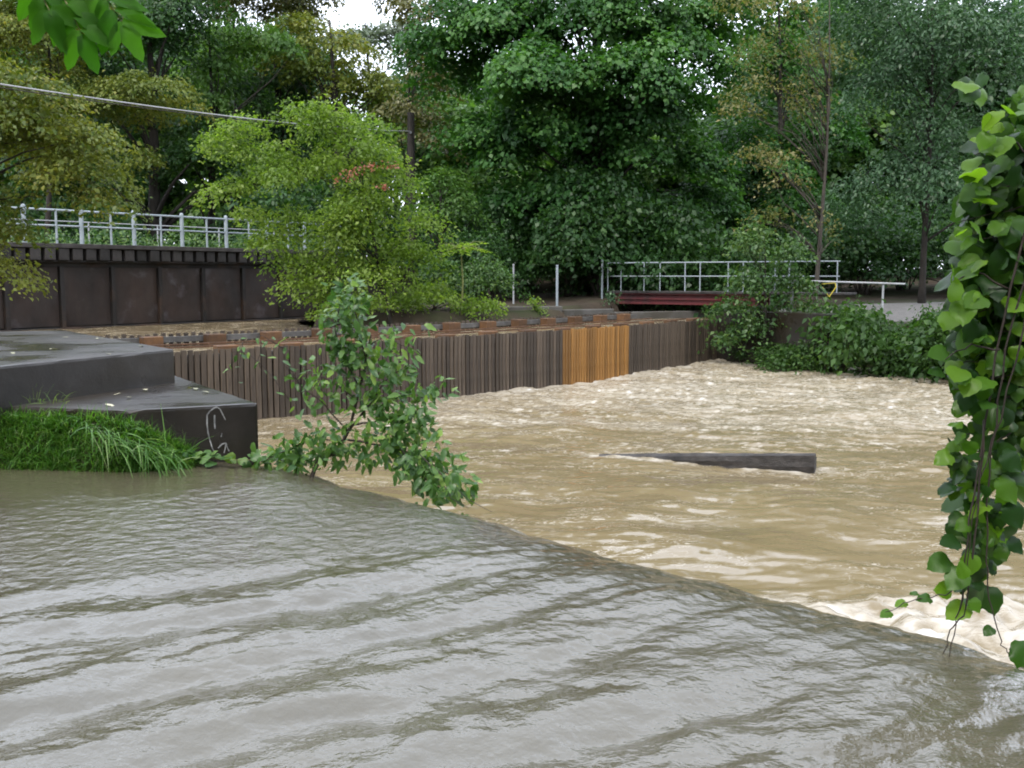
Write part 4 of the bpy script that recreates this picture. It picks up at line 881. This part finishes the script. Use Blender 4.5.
# russet leaf spray in the lime tree
rng = np.random.default_rng(55); spr = P(365, 172, 27.9) - Vector(lime_org)
pts = [(342, 179), (352, 174), (362, 169), (372, 166), (384, 187), (393, 166)]
Cr = []; 
for p in pts:
    c = np.array(P(p[0], p[1], 27.9) - P(365, 172, 27.9)); Cr.append(c + rng.normal(size=(26, 3)) * np.array([0.13, 0.12, 0.05]))
Cr = np.concatenate(Cr); n_ = len(Cr)
V, Q = leaves(Cr, unit(rng.normal(size=(n_, 3)) * .5 + np.array([0, -.4, .7])), unit(rng.normal(size=(n_, 3))), np.full(n_, 0.09), np.full(n_, 0.05))
link('russet_leaves', np_mesh('russet_leaves', V, [Q], False, {'var': np.repeat(rng.random(n_), 4)}), M['leaf_red'], lime, label='small spray of russet red leaves', loc=spr)

# ------------------------------------------------------------------ utility pole and cable
up_ = P(411, 132, 44.0); bz = gz(up_.x, 44.0)
t = thing('utility_pole', 'dark wooden utility pole among the tan foliage', 'pole', (up_.x, 44.0, bz))
q = MB(); q.tube([(0, 0, -0.3), (0, 0, up_.z - bz + 0.8)], [0.2, 0.15], 10); link('shaft', q.mesh('shaft'), M['bark'], t)
q = MB(); q.tube([(0, -0.15, up_.z - bz - 0.05), (0, -0.28, up_.z - bz - 0.05)], 0.05, 8); link('cable_bracket', q.mesh('cable_bracket'), M['galv'], t)
wa = P(-40, 78, 17.0); wb = Vector((up_.x, 43.75, up_.z))
for k, dz in enumerate((0.0, -0.055)):
    pts = []
    for i in range(41):
        u = i / 40; p = wa.lerp(wb, u); p.z -= 4 * 0.18 * u * (1 - u) - dz; pts.append(p)
    q = MB(); q.tube(pts, 0.017 if k == 0 else 0.012, 6)
    link('cable', q.mesh('cable', True), M['wire'] if k == 0 else M['stem'], label=('pale grey overhead cable running to the dark utility pole' if k == 0 else 'thin black cable strung just under the pale overhead cable'), cat='cable')

# ------------------------------------------------------------------ near plants: single leaves as objects
def leaf_obj_mesh(name, kind, m_):
    """unit-length leaf, base at origin, along +Y, facing +Z"""
    if kind == 'heart':
        half = [(0.0, 0.0), (0.12, -0.09), (0.25, -0.10), (0.38, -0.03), (0.47, 0.10), (0.51, 0.26), (0.48, 0.43), (0.41, 0.58), (0.31, 0.72), (0.19, 0.84), (0.08, 0.93), (0.0, 1.0)]
    elif kind == 'grape':
        half = [(0.0, 0.0), (0.14, -0.10), (0.30, -0.09), (0.44, 0.02), (0.48, 0.16), (0.55, 0.33), (0.47, 0.44), (0.40, 0.60), (0.29, 0.71), (0.16, 0.85), (0.07, 0.93), (0.0, 1.0)]
    else:   # lance
        half = [(0.0, 0.0), (0.09, 0.08), (0.165, 0.24), (0.185, 0.42), (0.16, 0.62), (0.09, 0.82), (0.0, 1.0)]
    V = []; Fc = []; n = len(half)
    def zz(x, y): return 0.42 * abs(x) - 0.95 * x * x - 0.24 * y * y + 0.05 * math.sin(22 * y) * abs(x) + 0.04 * math.sin(7 * y + 3 * x)
    wob = [0 if i in (0, n - 1) else (0.018 if i % 2 else -0.018) for i in range(n)]
    for x, y in half: V.append((0, y, zz(0, y)))
    for sg in (1, -1):
        prev = list(range(n))
        for fr_ in (0.52, 1.0):
            b_ = len(V); cur = [0] + [b_ + i for i in range(n - 2)] + [n - 1]
            for i, (x, y) in enumerate(half[1:-1]):
                xx = x * fr_ + (wob[i + 1] if fr_ == 1.0 else 0); ym = half[i + 1][1] * fr_ + (1 - fr_) * (y * 0.9 + 0.05); V.append((sg * xx, ym, zz(sg * xx, ym)))
            for i in range(n - 1):
                q_ = [prev[i], cur[i], cur[i + 1], prev[i + 1]]; f = []
                for v_ in q_:
                    if v_ not in f: f.append(v_)
                if len(f) > 2: Fc.append(tuple(f if sg == 1 else f[::-1]))
            prev = cur
    me = bpy.data.meshes.new(name); me.from_pydata(V, [], Fc); me.validate(); me.update(); me.materials.append(m_)
    me.polygons.foreach_set('use_smooth', np.ones(len(me.polygons), bool))
    return me
def place_leaf(me, parent, pos, dirv, nrm, size, width=1.0):
    d = Vector(dirv).normalized(); n = Vector(nrm); n = (n - d * n.dot(d)).normalized(); s = d.cross(n)
    o = link('leaf', me, None, parent)
    m_ = Matrix((( s.x, d.x, n.x, 0), (s.y, d.y, n.y, 0), (s.z, d.z, n.z, 0), (0, 0, 0, 1)))
    o.matrix_local = Matrix.Translation(pos) @ m_ @ Matrix.Diagonal((size * width, size, size * random.uniform(0.4, 1.9), 1))
    return o
def joined_leaves(me, parent, items, name, mat_, label=None):
    """items: (pos, dir, normal, size, width) -> one mesh; for leaves too many or too small to pick apart"""
    tv = np.array([v.co for v in me.vertices]); tf = [tuple(p.vertices) for p in me.polygons]; V = []; F3 = []; F4 = []; A_ = []
    for k, (pos, dv, nr, sz, wd) in enumerate(items):
        d = Vector(dv).normalized(); n = Vector(nr); n = (n - d * n.dot(d)).normalized(); s_ = d.cross(n)
        V.append(np.array(pos) + (tv[:, 0:1] * wd * np.array(s_) + tv[:, 1:2] * np.array(d) + tv[:, 2:3] * np.array(n)) * sz)
        o_ = k * len(tv); A_.append(np.full(len(tv), random.random()))
        for f in tf: (F3 if len(f) == 3 else F4).append([i + o_ for i in f])
    m_ = np_mesh(name, np.concatenate(V), [np.array(F3), np.array(F4)], True, {'var': np.concatenate(A_)})
    return link(name, m_, mat_, parent, kind='stuff')
def rv(rng, s=1.0): return Vector(rng.normal(size=3)) * s

# hanging vine on the right
rng = np.random.default_rng(500)
VD = 4.0; org = Vector((2.55, 3.6, 4.35))
vine = thing('hanging_vine', 'curtain of broad bright green vine leaves hanging over the weir', 'vine', org)
gl_ = leaf_obj_mesh('leaf', 'heart', M['leaf_vine']); gy_ = leaf_obj_mesh('leaf', 'heart', M['leaf_vine_lit']); gl2 = leaf_obj_mesh('leaf', 'grape', M['leaf_vine'])
stems = MB()
outline = [(90, 1010, 1060), (130, 975, 1060), (180, 955, 1065), (240, 948, 1070), (300, 942, 1075), (350, 945, 1075), (400, 946, 1050), (440, 944, 1032), (480, 946, 1014), (520, 950, 1000), (560, 953, 988), (600, 954, 974)]
def vx(py):
    for (y0, a0, b0), (y1, a1, b1) in zip(outline[:-1], outline[1:]):
        if y0 <= py <= y1: t = (py - y0) / (y1 - y0); return a0 + (a1 - a0) * t, b0 + (b1 - b0) * t
    return outline[-1][1:]
def vine_spot():
    while True:
        py = 84 + 520 * rng.random(); lo_, hi_ = vx(py); hi_ = min(hi_, 1046)
        if rng.random() < (hi_ - lo_) / 100.0 * (1.0 if py < 400 else 0.62): break
    e = rng.random() ** 0.95
    return lo_ + 6 + (hi_ - lo_) * e, py, e
for k in range(278):
    px, py, e = vine_spot(); D = VD + 0.30 * (rng.random() - 0.5) + 0.25 * e
    dirv = Vector((-0.55 + 0.5 * (e > .6), -0.25, -0.45)) + rv(rng, 0.36); nrm = Vector((-0.15, -0.6, 0.72)) + rv(rng, 0.33)
    sz = 0.083 * (0.55 + 0.8 * rng.random()) * (0.72 if py > 420 else 1.0)
    pos = P(px, py, D) - org
    place_leaf(gy_ if e < 0.4 * rng.random() + (0.14 if py < 330 else -0.05) else (gl_ if rng.random() < 0.6 else gl2), vine, pos - dirv.normalized() * sz * 0.5, dirv, nrm, sz, 1.0)
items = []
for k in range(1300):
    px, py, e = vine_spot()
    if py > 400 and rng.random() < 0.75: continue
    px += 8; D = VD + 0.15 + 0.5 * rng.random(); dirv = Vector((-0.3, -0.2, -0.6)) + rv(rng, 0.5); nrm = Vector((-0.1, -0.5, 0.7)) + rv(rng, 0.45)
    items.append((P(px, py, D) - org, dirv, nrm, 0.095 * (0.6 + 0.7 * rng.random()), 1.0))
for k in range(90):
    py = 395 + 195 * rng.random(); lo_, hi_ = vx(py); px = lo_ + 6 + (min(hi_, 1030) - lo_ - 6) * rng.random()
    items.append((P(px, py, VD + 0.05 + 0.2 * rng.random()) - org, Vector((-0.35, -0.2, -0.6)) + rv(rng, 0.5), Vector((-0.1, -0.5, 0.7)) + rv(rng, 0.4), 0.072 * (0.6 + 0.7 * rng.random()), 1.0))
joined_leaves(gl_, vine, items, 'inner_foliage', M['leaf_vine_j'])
# trailing leaves low down
for (px, py, sz, dx, dz) in [(985, 505, .11, -.8, -.2), (957, 541, .10, -.9, .0), (948, 560, .12, -.9, -.2), (972, 556, .10, -.2, -.7), (962, 572, .12, -.6, -.5), (950, 590, .09, -.9, .1), (965, 606, .12, -.8, -.3), (972, 600, .07, .3, -.5), (930, 598, .07, -1, .2), (905, 602, .06, -1, -.2), (890, 612, .06, -1, -.3), (918, 594, .05, -.7, .3), (992, 628, .06, -.6, -.3), (1012, 650, .13, .7, -.2), (930, 672, .08, -.9, .1), (936, 684, .05, .2, -.8), (942, 372, .08, -1, .1), (946, 352, .10, -1, -.1), (950, 455, .09, -.9, -.3), (952, 485, .09, -.9, -.3), (1000, 480, .14, .5, -.6), (1008, 505, .13, .4, -.6), (1003, 455, .12, .6, -.4), (1010, 540, .09, .5, -.5)]:
    pos = P(px, py, VD + 0.06 * rng.random()) - org
    place_leaf(gl2 if rng.random() < .6 else gl_, vine, pos, Vector((dx, -0.3, dz)), Vector((0.1, -0.6, 0.7)) + rv(rng, 0.3), sz * 0.85)
def hang(pts, r0, r1, mb_, D=VD, o_=org):
    n = len(pts); q = [P(x, y, D) - o_ for x, y in pts]
    # smooth
    out = []
    for i in range(n - 1):
        for k in range(4):
            t = k / 4; out.append(q[i].lerp(q[i + 1], t) + rv(rng, 0.004))
    out.append(q[-1]); m = len(out)
    mb_.tube(out, [r0 + (r1 - r0) * i / (m - 1) for i in range(m)], 5)
hang([(1070, 60), (1040, 160), (1010, 290), (985, 420), (970, 520), (962, 600), (955, 625), (948, 665)], 0.006, 0.002, stems)
hang([(1080, 50), (1050, 200), (1005, 350), (990, 450), (985, 560), (990, 600), (1000, 640), (1010, 655)], 0.005, 0.002, stems)
hang([(1090, 60), (1060, 180), (1030, 300), (1000, 420), (975, 500), (968, 560), (960, 610)], 0.005, 0.0018, stems)
hang([(985, 420), (975, 540), (966, 610), (950, 630), (945, 660)], 0.005, 0.002, stems)
hang([(962, 585), (940, 595), (910, 602), (885, 612)], 0.003, 0.0015, stems)
hang([(1040, 160), (1010, 140), (975, 155)], 0.005, 0.002, stems); hang([(1010, 290), (975, 270), (950, 285)], 0.005, 0.002, stems)
hang([(1000, 350), (970, 345), (945, 360)], 0.005, 0.002, stems)
for k in range(14):
    py = 150 + 24 * k; lo_, hi_ = vx(py); hang([(hi_ - 8, py - 30), ((lo_ + hi_) / 2, py - 12), (lo_ + 8, py)], 0.004, 0.0015, stems, VD + 0.15)
# woody runner up to the branch it hangs from
stems.tube([P(1075, 55, VD) - org, Vector((0.1, 0.1, 0.15)), Vector((0.25, -0.3, 0.45)), Vector((0.5, -1.0, 0.6))], [0.012, 0.016, 0.02, 0.024], 6)
link('stems', stems.mesh('stems', True), M['stem'], vine)
# the tree it hangs from stands just outside the picture
hb = thing('host_tree', 'trunk on the weir beside the camera that carries the hanging vine', 'tree', (3.5, 1.5, 1.0))
q = MB(); q.tube([(0, 0, -0.6), (0.05, 0, 1.6), (-0.05, 0.1, 3.6), (0.2, 0.2, 6.0)], [0.24, 0.2, 0.17, 0.12], 10); q.tube([(-0.02, 0.05, 3.1), (-0.35, 0.7, 3.85), (-0.75, 1.7, 4.1), (-1.0, 2.6, 4.2)], [0.09, 0.07, 0.045, 0.02], 8)
link('trunk', q.mesh('trunk', True), M['bark'], hb)

# backlit leaflets at the top left
org = Vector((-1.5, 2.75, 4.1))
lv = thing('overhanging_twig', 'backlit bright green pointed leaflets drooping on a twig overhead', 'branch', org)
lance = leaf_obj_mesh('leaf', 'lance', M['leaf_back']); q = MB()
tw = [((20, -60), (75, 26), 6), ((60, -60), (112, 8), 5), ((100, -60), (135, 16), 4)]
for (a, b, npair) in [((40, -50), (82, 34), 5), ((75, -45), (124, 24), 5), ((30, -30), (50, 12), 3)]:
    A3 = P(a[0], a[1], 2.8) - org; B3 = P(b[0], b[1], 2.72) - org; q.tube([A3, A3.lerp(B3, .5), B3], [0.004, 0.003, 0.0018], 5)
    dd = (B3 - A3).normalized(); side = dd.cross(Vector((0, -1, 0.25))).normalized()
    for i in range(npair):
        p = A3.lerp(B3, 0.34 + 0.62 * i / (npair - 1))
        for sg in (-1, 1):
            dv = side * sg * 0.95 + dd * 0.65 + Vector((0, 0, -0.28)) + rv(rng, 0.07)
            place_leaf(lance, lv, p, dv, Vector((0.0, -0.75, 0.55)) + rv(rng, 0.18), 0.105 * (0.85 + 0.3 * rng.random()), 1.25)
    place_leaf(lance, lv, B3, dd + Vector((0, 0, -0.3)), Vector((0, -0.75, 0.5)), 0.11, 1.2)
q.tube([P(40, -50, 2.8) - org, Vector((-0.1, 0, 0.0)), Vector((-0.5, -0.3, 0.3)), Vector((-1.2, -0.8, 0.5))], [0.006, 0.010, 0.016, 0.028], 6); q.tube([P(75, -45, 2.8) - org, Vector((-0.1, 0, 0.0))], [0.005, 0.009], 5); q.tube([P(30, -30, 2.8) - org, Vector((-0.1, 0, 0.0))], [0.004, 0.008], 5)
link('twig', q.mesh('twig', True), M['green_stem'], lv)

# sapling at the crest of the weir
rng = np.random.default_rng(600); SD = 8.15
base = P(306, 466, SD - 0.2); base.z = 1.2
sap = thing('sapling', 'dripping wet sapling with dark forked stem leaning on the weir crest', 'sapling', base)
q = MB(); lance2 = leaf_obj_mesh('leaf', 'lance', M['leaf_sap']); hrt = leaf_obj_mesh('leaf', 'heart', M['leaf_sap'])
def px3(x, y, dD=0.0): return P(x, y, SD + dD) - base
def branch(pts, r0, r1, dD=(0, 0)):
    n = len(pts); p3 = [px3(x, y, dD[0] + (dD[1] - dD[0]) * i / (n - 1)) for i, (x, y) in enumerate(pts)]; out = []
    for i in range(n - 1):
        for k in range(3): out.append(p3[i].lerp(p3[i + 1], k / 3) + rv(rng, 0.004))
    out.append(p3[-1]); m = len(out); q.tube(out, [r0 + (r1 - r0) * i / (m - 1) for i in range(m)], 6); return out
B_ = []
q.tube([Vector((0, 0, -0.05)), px3(318, 462, -.1), px3(338, 450), px3(350, 428)], [0.024, 0.021, 0.018, 0.016], 7)
B_.append((branch([(350, 428), (358, 395), (366, 360), (371, 335)], 0.014, 0.006), 20, 1.0))
B_.append((branch([(366, 365), (358, 330), (352, 300), (350, 285)], 0.007, 0.003, (0, .1)), 34, 1.0))
B_.append((branch([(360, 390), (345, 360), (335, 330), (340, 305)], 0.007, 0.003, (0, -.15)), 30, 1.0))
B_.append((branch([(350, 428), (372, 402), (385, 380), (408, 365)], 0.010, 0.003, (0, -.2)), 26, 1.0))
B_.append((branch([(352, 425), (385, 420), (412, 415), (428, 425)], 0.009, 0.003, (0, -.3)), 30, 1.0))
B_.append((branch([(348, 440), (385, 445), (425, 458), (462, 485)], 0.010, 0.003, (0, -.5)), 52, 1.0))
B_.append((branch([(400, 448), (415, 470), (440, 492), (475, 496)], 0.006, 0.003, (-.3, -.7)), 34, 1.0))
B_.append((branch([(348, 432), (325, 405), (300, 385), (280, 360)], 0.007, 0.002, (0, -.2)), 9, 1.0))
B_.append((branch([(345, 440), (315, 440), (290, 448), (262, 462)], 0.007, 0.003, (0, -.2)), 26, 1.0))
B_.append((branch([(345, 452), (320, 460), (290, 462), (268, 458)], 0.006, 0.003, (0, .1)), 22, 1.0))
B_.append((branch([(370, 345), (385, 335), (400, 345), (412, 350)], 0.005, 0.002, (0, -.1)), 18, 1.0))
B_.append((branch([(358, 400), (330, 380), (310, 372), (300, 392)], 0.006, 0.002, (0, .2)), 14, 1.0))
B_.append((branch([(380, 405), (405, 395), (425, 398), (438, 385)], 0.006, 0.002, (0, .2)), 22, 1.0))
nleaf = 0; items = []
def sap_leaf(p, d0, as_obj):
    dv = rv(rng, 0.75) + d0 * 0.5 + Vector((0, -0.25, -0.5)); nr = Vector((0, -0.4, 0.85)) + rv(rng, 0.4)
    sz = 0.108 * (0.55 + 0.65 * rng.random())
    if not as_obj: items.append((p, dv, nr, sz * 0.9, 1.2)); return
    if rng.random() < 0.30: place_leaf(hrt, sap, p, dv, nr, sz * 0.7, 0.9)
    else: place_leaf(lance2, sap, p, dv, nr, sz, 1.2)
for pts, n, sc in B_:
    m = len(pts)
    for i in range(int(n * 3.0)):
        t = 0.2 + 0.8 * rng.random(); f_ = t * (m - 1); k = min(m - 2, int(f_)); p = pts[k].lerp(pts[k + 1], f_ - k) + rv(rng, 0.07)
        obj_ = nleaf < 230 and rng.random() < 0.36
        sap_leaf(p, (pts[k + 1] - pts[k]).normalized(), obj_); nleaf += obj_
for (cx_, cy_, rx_, ry_, n, dd) in [(350, 298, 16, 16, 34, .1), (343, 325, 24, 20, 60, 0), (362, 350, 30, 22, 60, 0), (345, 375, 34, 24, 60, 0), (390, 365, 22, 14, 26, -.1), (400, 398, 30, 22, 60, -.1), (412, 428, 30, 22, 66, -.3), (385, 440, 34, 20, 60, -.2), (432, 458, 28, 18, 56, -.5), (452, 482, 26, 12, 50, -.8), (320, 452, 30, 12, 46, 0), (290, 455, 26, 9, 32, 0), (350, 455, 28, 12, 40, 0), (322, 440, 24, 16, 40, -.1), (335, 425, 24, 18, 36, 0), (310, 462, 20, 8, 24, -.2), (415, 470, 20, 12, 30, -.5)]:
    for i in range(n):
        a_ = rng.random() * 6.28; r_ = math.sqrt(rng.random()); p = P(cx_ + math.cos(a_) * r_ * rx_, cy_ + math.sin(a_) * r_ * ry_, SD + dd + 0.35 * (rng.random() - .5)) - base
        d0 = Vector((math.cos(a_) * .6, 0, -math.sin(a_) * .4))
        obj_ = nleaf < 250 and rng.random() < 0.2
        sap_leaf(p, d0, obj_); nleaf += obj_
joined_leaves(lance2, sap, items, 'small_leaves', M['leaf_sap_j'])
# twiggy vine strands towards the upper left
for pts in ([(285, 350), (262, 335), (243, 342)], [(300, 385), (282, 350), (270, 338)], [(240, 345), (234, 362), (226, 372)], [(318, 345), (320, 370), (325, 395)], [(290, 400), (262, 365), (246, 352), (232, 352)], [(243, 342), (240, 360), (238, 384)], [(262, 342), (258, 360), (262, 372)]):
    o_ = branch(pts, 0.004, 0.002, (-.1, -.1))
    for p in o_[::2]: place_leaf(lance2, sap, p + rv(rng, .015), rv(rng, 0.7) + Vector((0, -.2, -.4)), Vector((0, -.5, .7)) + rv(rng, .3), 0.04 + 0.04 * rng.random(), 1.2)
# pale grass stalks bending to the water
branch([(420, 455), (445, 478), (470, 500), (492, 512)], 0.004, 0.002, (-.5, -1.2)); branch([(425, 458), (440, 480), (452, 498), (468, 508)], 0.004, 0.002, (-.5, -1.1))
link('stem', q.mesh('stem', True), M['stem'], sap)

# ------------------------------------------------------------------ grass bank in front of the abutment
rng = np.random.default_rng(700)
def bank_edge(px): return onz(px, 470 if px < 180 else 468, 1.34)
bk = MB(); tp0 = [onz(x, y + 3, 1.74) for x, y in ((-150, 424), (0, 417), (60, 414), (126, 410.5))]
fw = [(-150, 7.70), (0, 7.72), (70, 7.66), (140, 7.62), (200, 7.76)]
ptsF = [Vector((P(x, 470, D).x, D, 1.30)) for x, D in fw]
ptsB = [Vector((v.x, v.y - 0.14, 1.74)) for v in (C_, C_.lerp(B2, 0.7), B2, B)] + [Vector((P(200, 452, 7.85).x, 7.85, 1.42))]
V = [tuple(p) for p in ptsF] + [tuple(p + Vector((0, 0.10, 0))) for p in ptsB]; n = len(ptsF)
Vb = [(v[0], v[1], 1.0) for v in V[:n]] + [(v[0], v[1] + 0.25, 1.0) for v in V[n:]]
me = bpy.data.meshes.new('grass_bank'); me.from_pydata(V + Vb, [], [(i, i + 1, n + i + 1, n + i) for i in range(n - 1)] + [(i + 1, i, 2 * n + i, 2 * n + i + 1) for i in range(n - 1)] + [(n + i, n + i + 1, 3 * n + i + 1, 3 * n + i) for i in range(n - 1)] + [(n - 1, 2 * n - 1, 4 * n - 1, 3 * n - 1)]); me.update()
link('grass_bank', me, M['dirt'], kind='structure')
nb = 14000; VV = []; QQ = []; TT = []; AA = []
def blade(p, d, ln, wd, bend, var, seg=4):
    d = d.normalized(); side = d.cross(Vector((0, 0, 1)))
    if side.length < 0.05: side = Vector((1, 0, 0))
    side = (side.normalized() + rv(rng, .4)).normalized(); b_ = len(VV)
    cur = p.copy(); dd = d.copy(); st_ = ln / seg
    for i in range(seg + 1):
        w_ = wd * (1 - (i / seg) ** 1.6) * 0.5 + 0.0006
        VV.append(cur - side * w_); VV.append(cur + side * w_); AA.extend((var, var))
        dd = (dd + Vector((0, 0, -bend / seg))).normalized(); cur = cur + dd * st_
    for i in range(seg): QQ.append((b_ + 2 * i, b_ + 2 * i + 1, b_ + 2 * i + 3, b_ + 2 * i + 2))
for i in range(nb):
    u = rng.random() * 0.96; v = rng.random()
    f_ = u * (n - 1); k = min(n - 2, int(f_)); a = ptsF[k].lerp(ptsF[k + 1], f_ - k); b_ = (ptsB[k].lerp(ptsB[k + 1], f_ - k)) + Vector((0, .1, 0))
    p = a.lerp(b_, v); blade(p, Vector((0.25, -0.4, 0.75)) + rv(rng, 0.5), 0.05 + 0.13 * rng.random() ** 2, 0.004 + 0.005 * rng.random(), 0.3 + 0.9 * rng.random(), rng.random(), 3)
link('grass', np_mesh('grass', [tuple(v) for v in VV], [np.array(QQ)], False, {'var': AA}), M['grass'], label='short dense green grass on the bank below the concrete steps', cat='grass', kind='stuff')
VV, QQ, AA = [], [], []
for i in range(120):     # long flattened tuft combed towards the water
    px = 85 + 95 * rng.random(); py = 420 + 0.32 * (px - 85) + 20 * rng.random()
    p = P(px, py, 7.5); blade(p, Vector((0.9 * rng.random() + 0.15, -0.4, 0.12)) + rv(rng, 0.4), 0.14 + 0.26 * rng.random(), 0.005 + 0.004 * rng.random(), 0.6 + 1.2 * rng.random(), 0.25 + 0.75 * rng.random(), 6)
link('long_grass', np_mesh('long_grass', [tuple(v) for v in VV], [np.array(QQ)], False, {'var': AA}), M['grass'], label='long pale grass tuft combed over towards the water', cat='grass', kind='stuff')
VV, QQ, AA = [], [], []
for (cx_, w_) in ((45, 30), (60, 25), (30, 20)):
    for i in range(16):
        px = cx_ + (rng.random() - .5) * w_; p = onz(px, 398 + 6 * rng.random(), zlo); blade(p, Vector((0.2, 0, 1)) + rv(rng, .5), 0.08 + 0.12 * rng.random(), 0.004, 1.0, 0.9 + 0.1 * rng.random(), 4)
link('step_weeds', np_mesh('step_weeds', [tuple(v) for v in VV], [np.array(QQ)], False, {'var': AA}), M['grass'], label='sparse dry weeds growing from the joint of the concrete steps', cat='grass', kind='stuff')
# creeper trailing from the grass to the corner of the abutment
org = P(200, 462, 7.8); cr = thing('creeper', 'low creeper with small heart leaves trailing along the foot of the abutment', 'creeper', org)
cl = leaf_obj_mesh('leaf', 'heart', M['leaf_sap']); q = MB(); pts = [P(x, y, 7.82) - org for x, y in ((165, 450), (195, 456), (225, 460), (258, 460))]; q.tube(pts, [.006, .005, .004, .002], 5); link('stem', q.mesh('stem'), M['green_stem'], cr)
for i in range(46):
    f_ = rng.random() * 2.99; k = int(f_); p = pts[k].lerp(pts[k + 1], f_ - k) + rv(rng, .03); p.z = max(p.z, 1.37 - org.z)
    place_leaf(cl, cr, p, rv(rng, .8) + Vector((0.1, -.4, .1)), Vector((0, -.5, .8)) + rv(rng, .25), 0.05 + 0.05 * rng.random())
# fallen leaves on the concrete
fl_m = leaf_obj_mesh('fallen_leaf', 'lance', M['litter'])
for (px, py, z, where) in ((100, 338, zhi, 'upper'), (68, 337, zhi, 'upper'), (12, 352, zhi, 'upper'), (28, 346, zhi, 'upper'), (98, 338, zhi, 'upper'), (105, 353, zhi, 'upper'), (140, 346, zhi, 'upper'), (3, 359, zhi, 'upper'), (50, 349, zhi, 'upper'), (121, 393, zlo, 'lower'), (130, 397, zlo, 'lower'), (195, 388, zlo, 'lower'), (186, 387, zlo, 'lower'), (105, 404, zlo, 'lower'), (145, 389, zlo, 'lower'), (203, 391, zlo, 'lower')):
    p = onz(px, py, z + 0.012)
    o = link('fallen_leaf', fl_m, None, label='small pale fallen leaf lying on the %s concrete step' % where, cat='leaf', group='fallen leaves on the %s step' % where)
    o.location = p; a = rng.random() * 6.28; o.rotation_euler = (rng.normal() * .1, rng.normal() * .1, a); s_ = 0.06 + 0.05 * rng.random(); o.scale = (s_ * 1.3, s_, s_ * 0.4)
print('TOTAL LEAVES', NLEAF[0], 'sap leaves', nleaf)
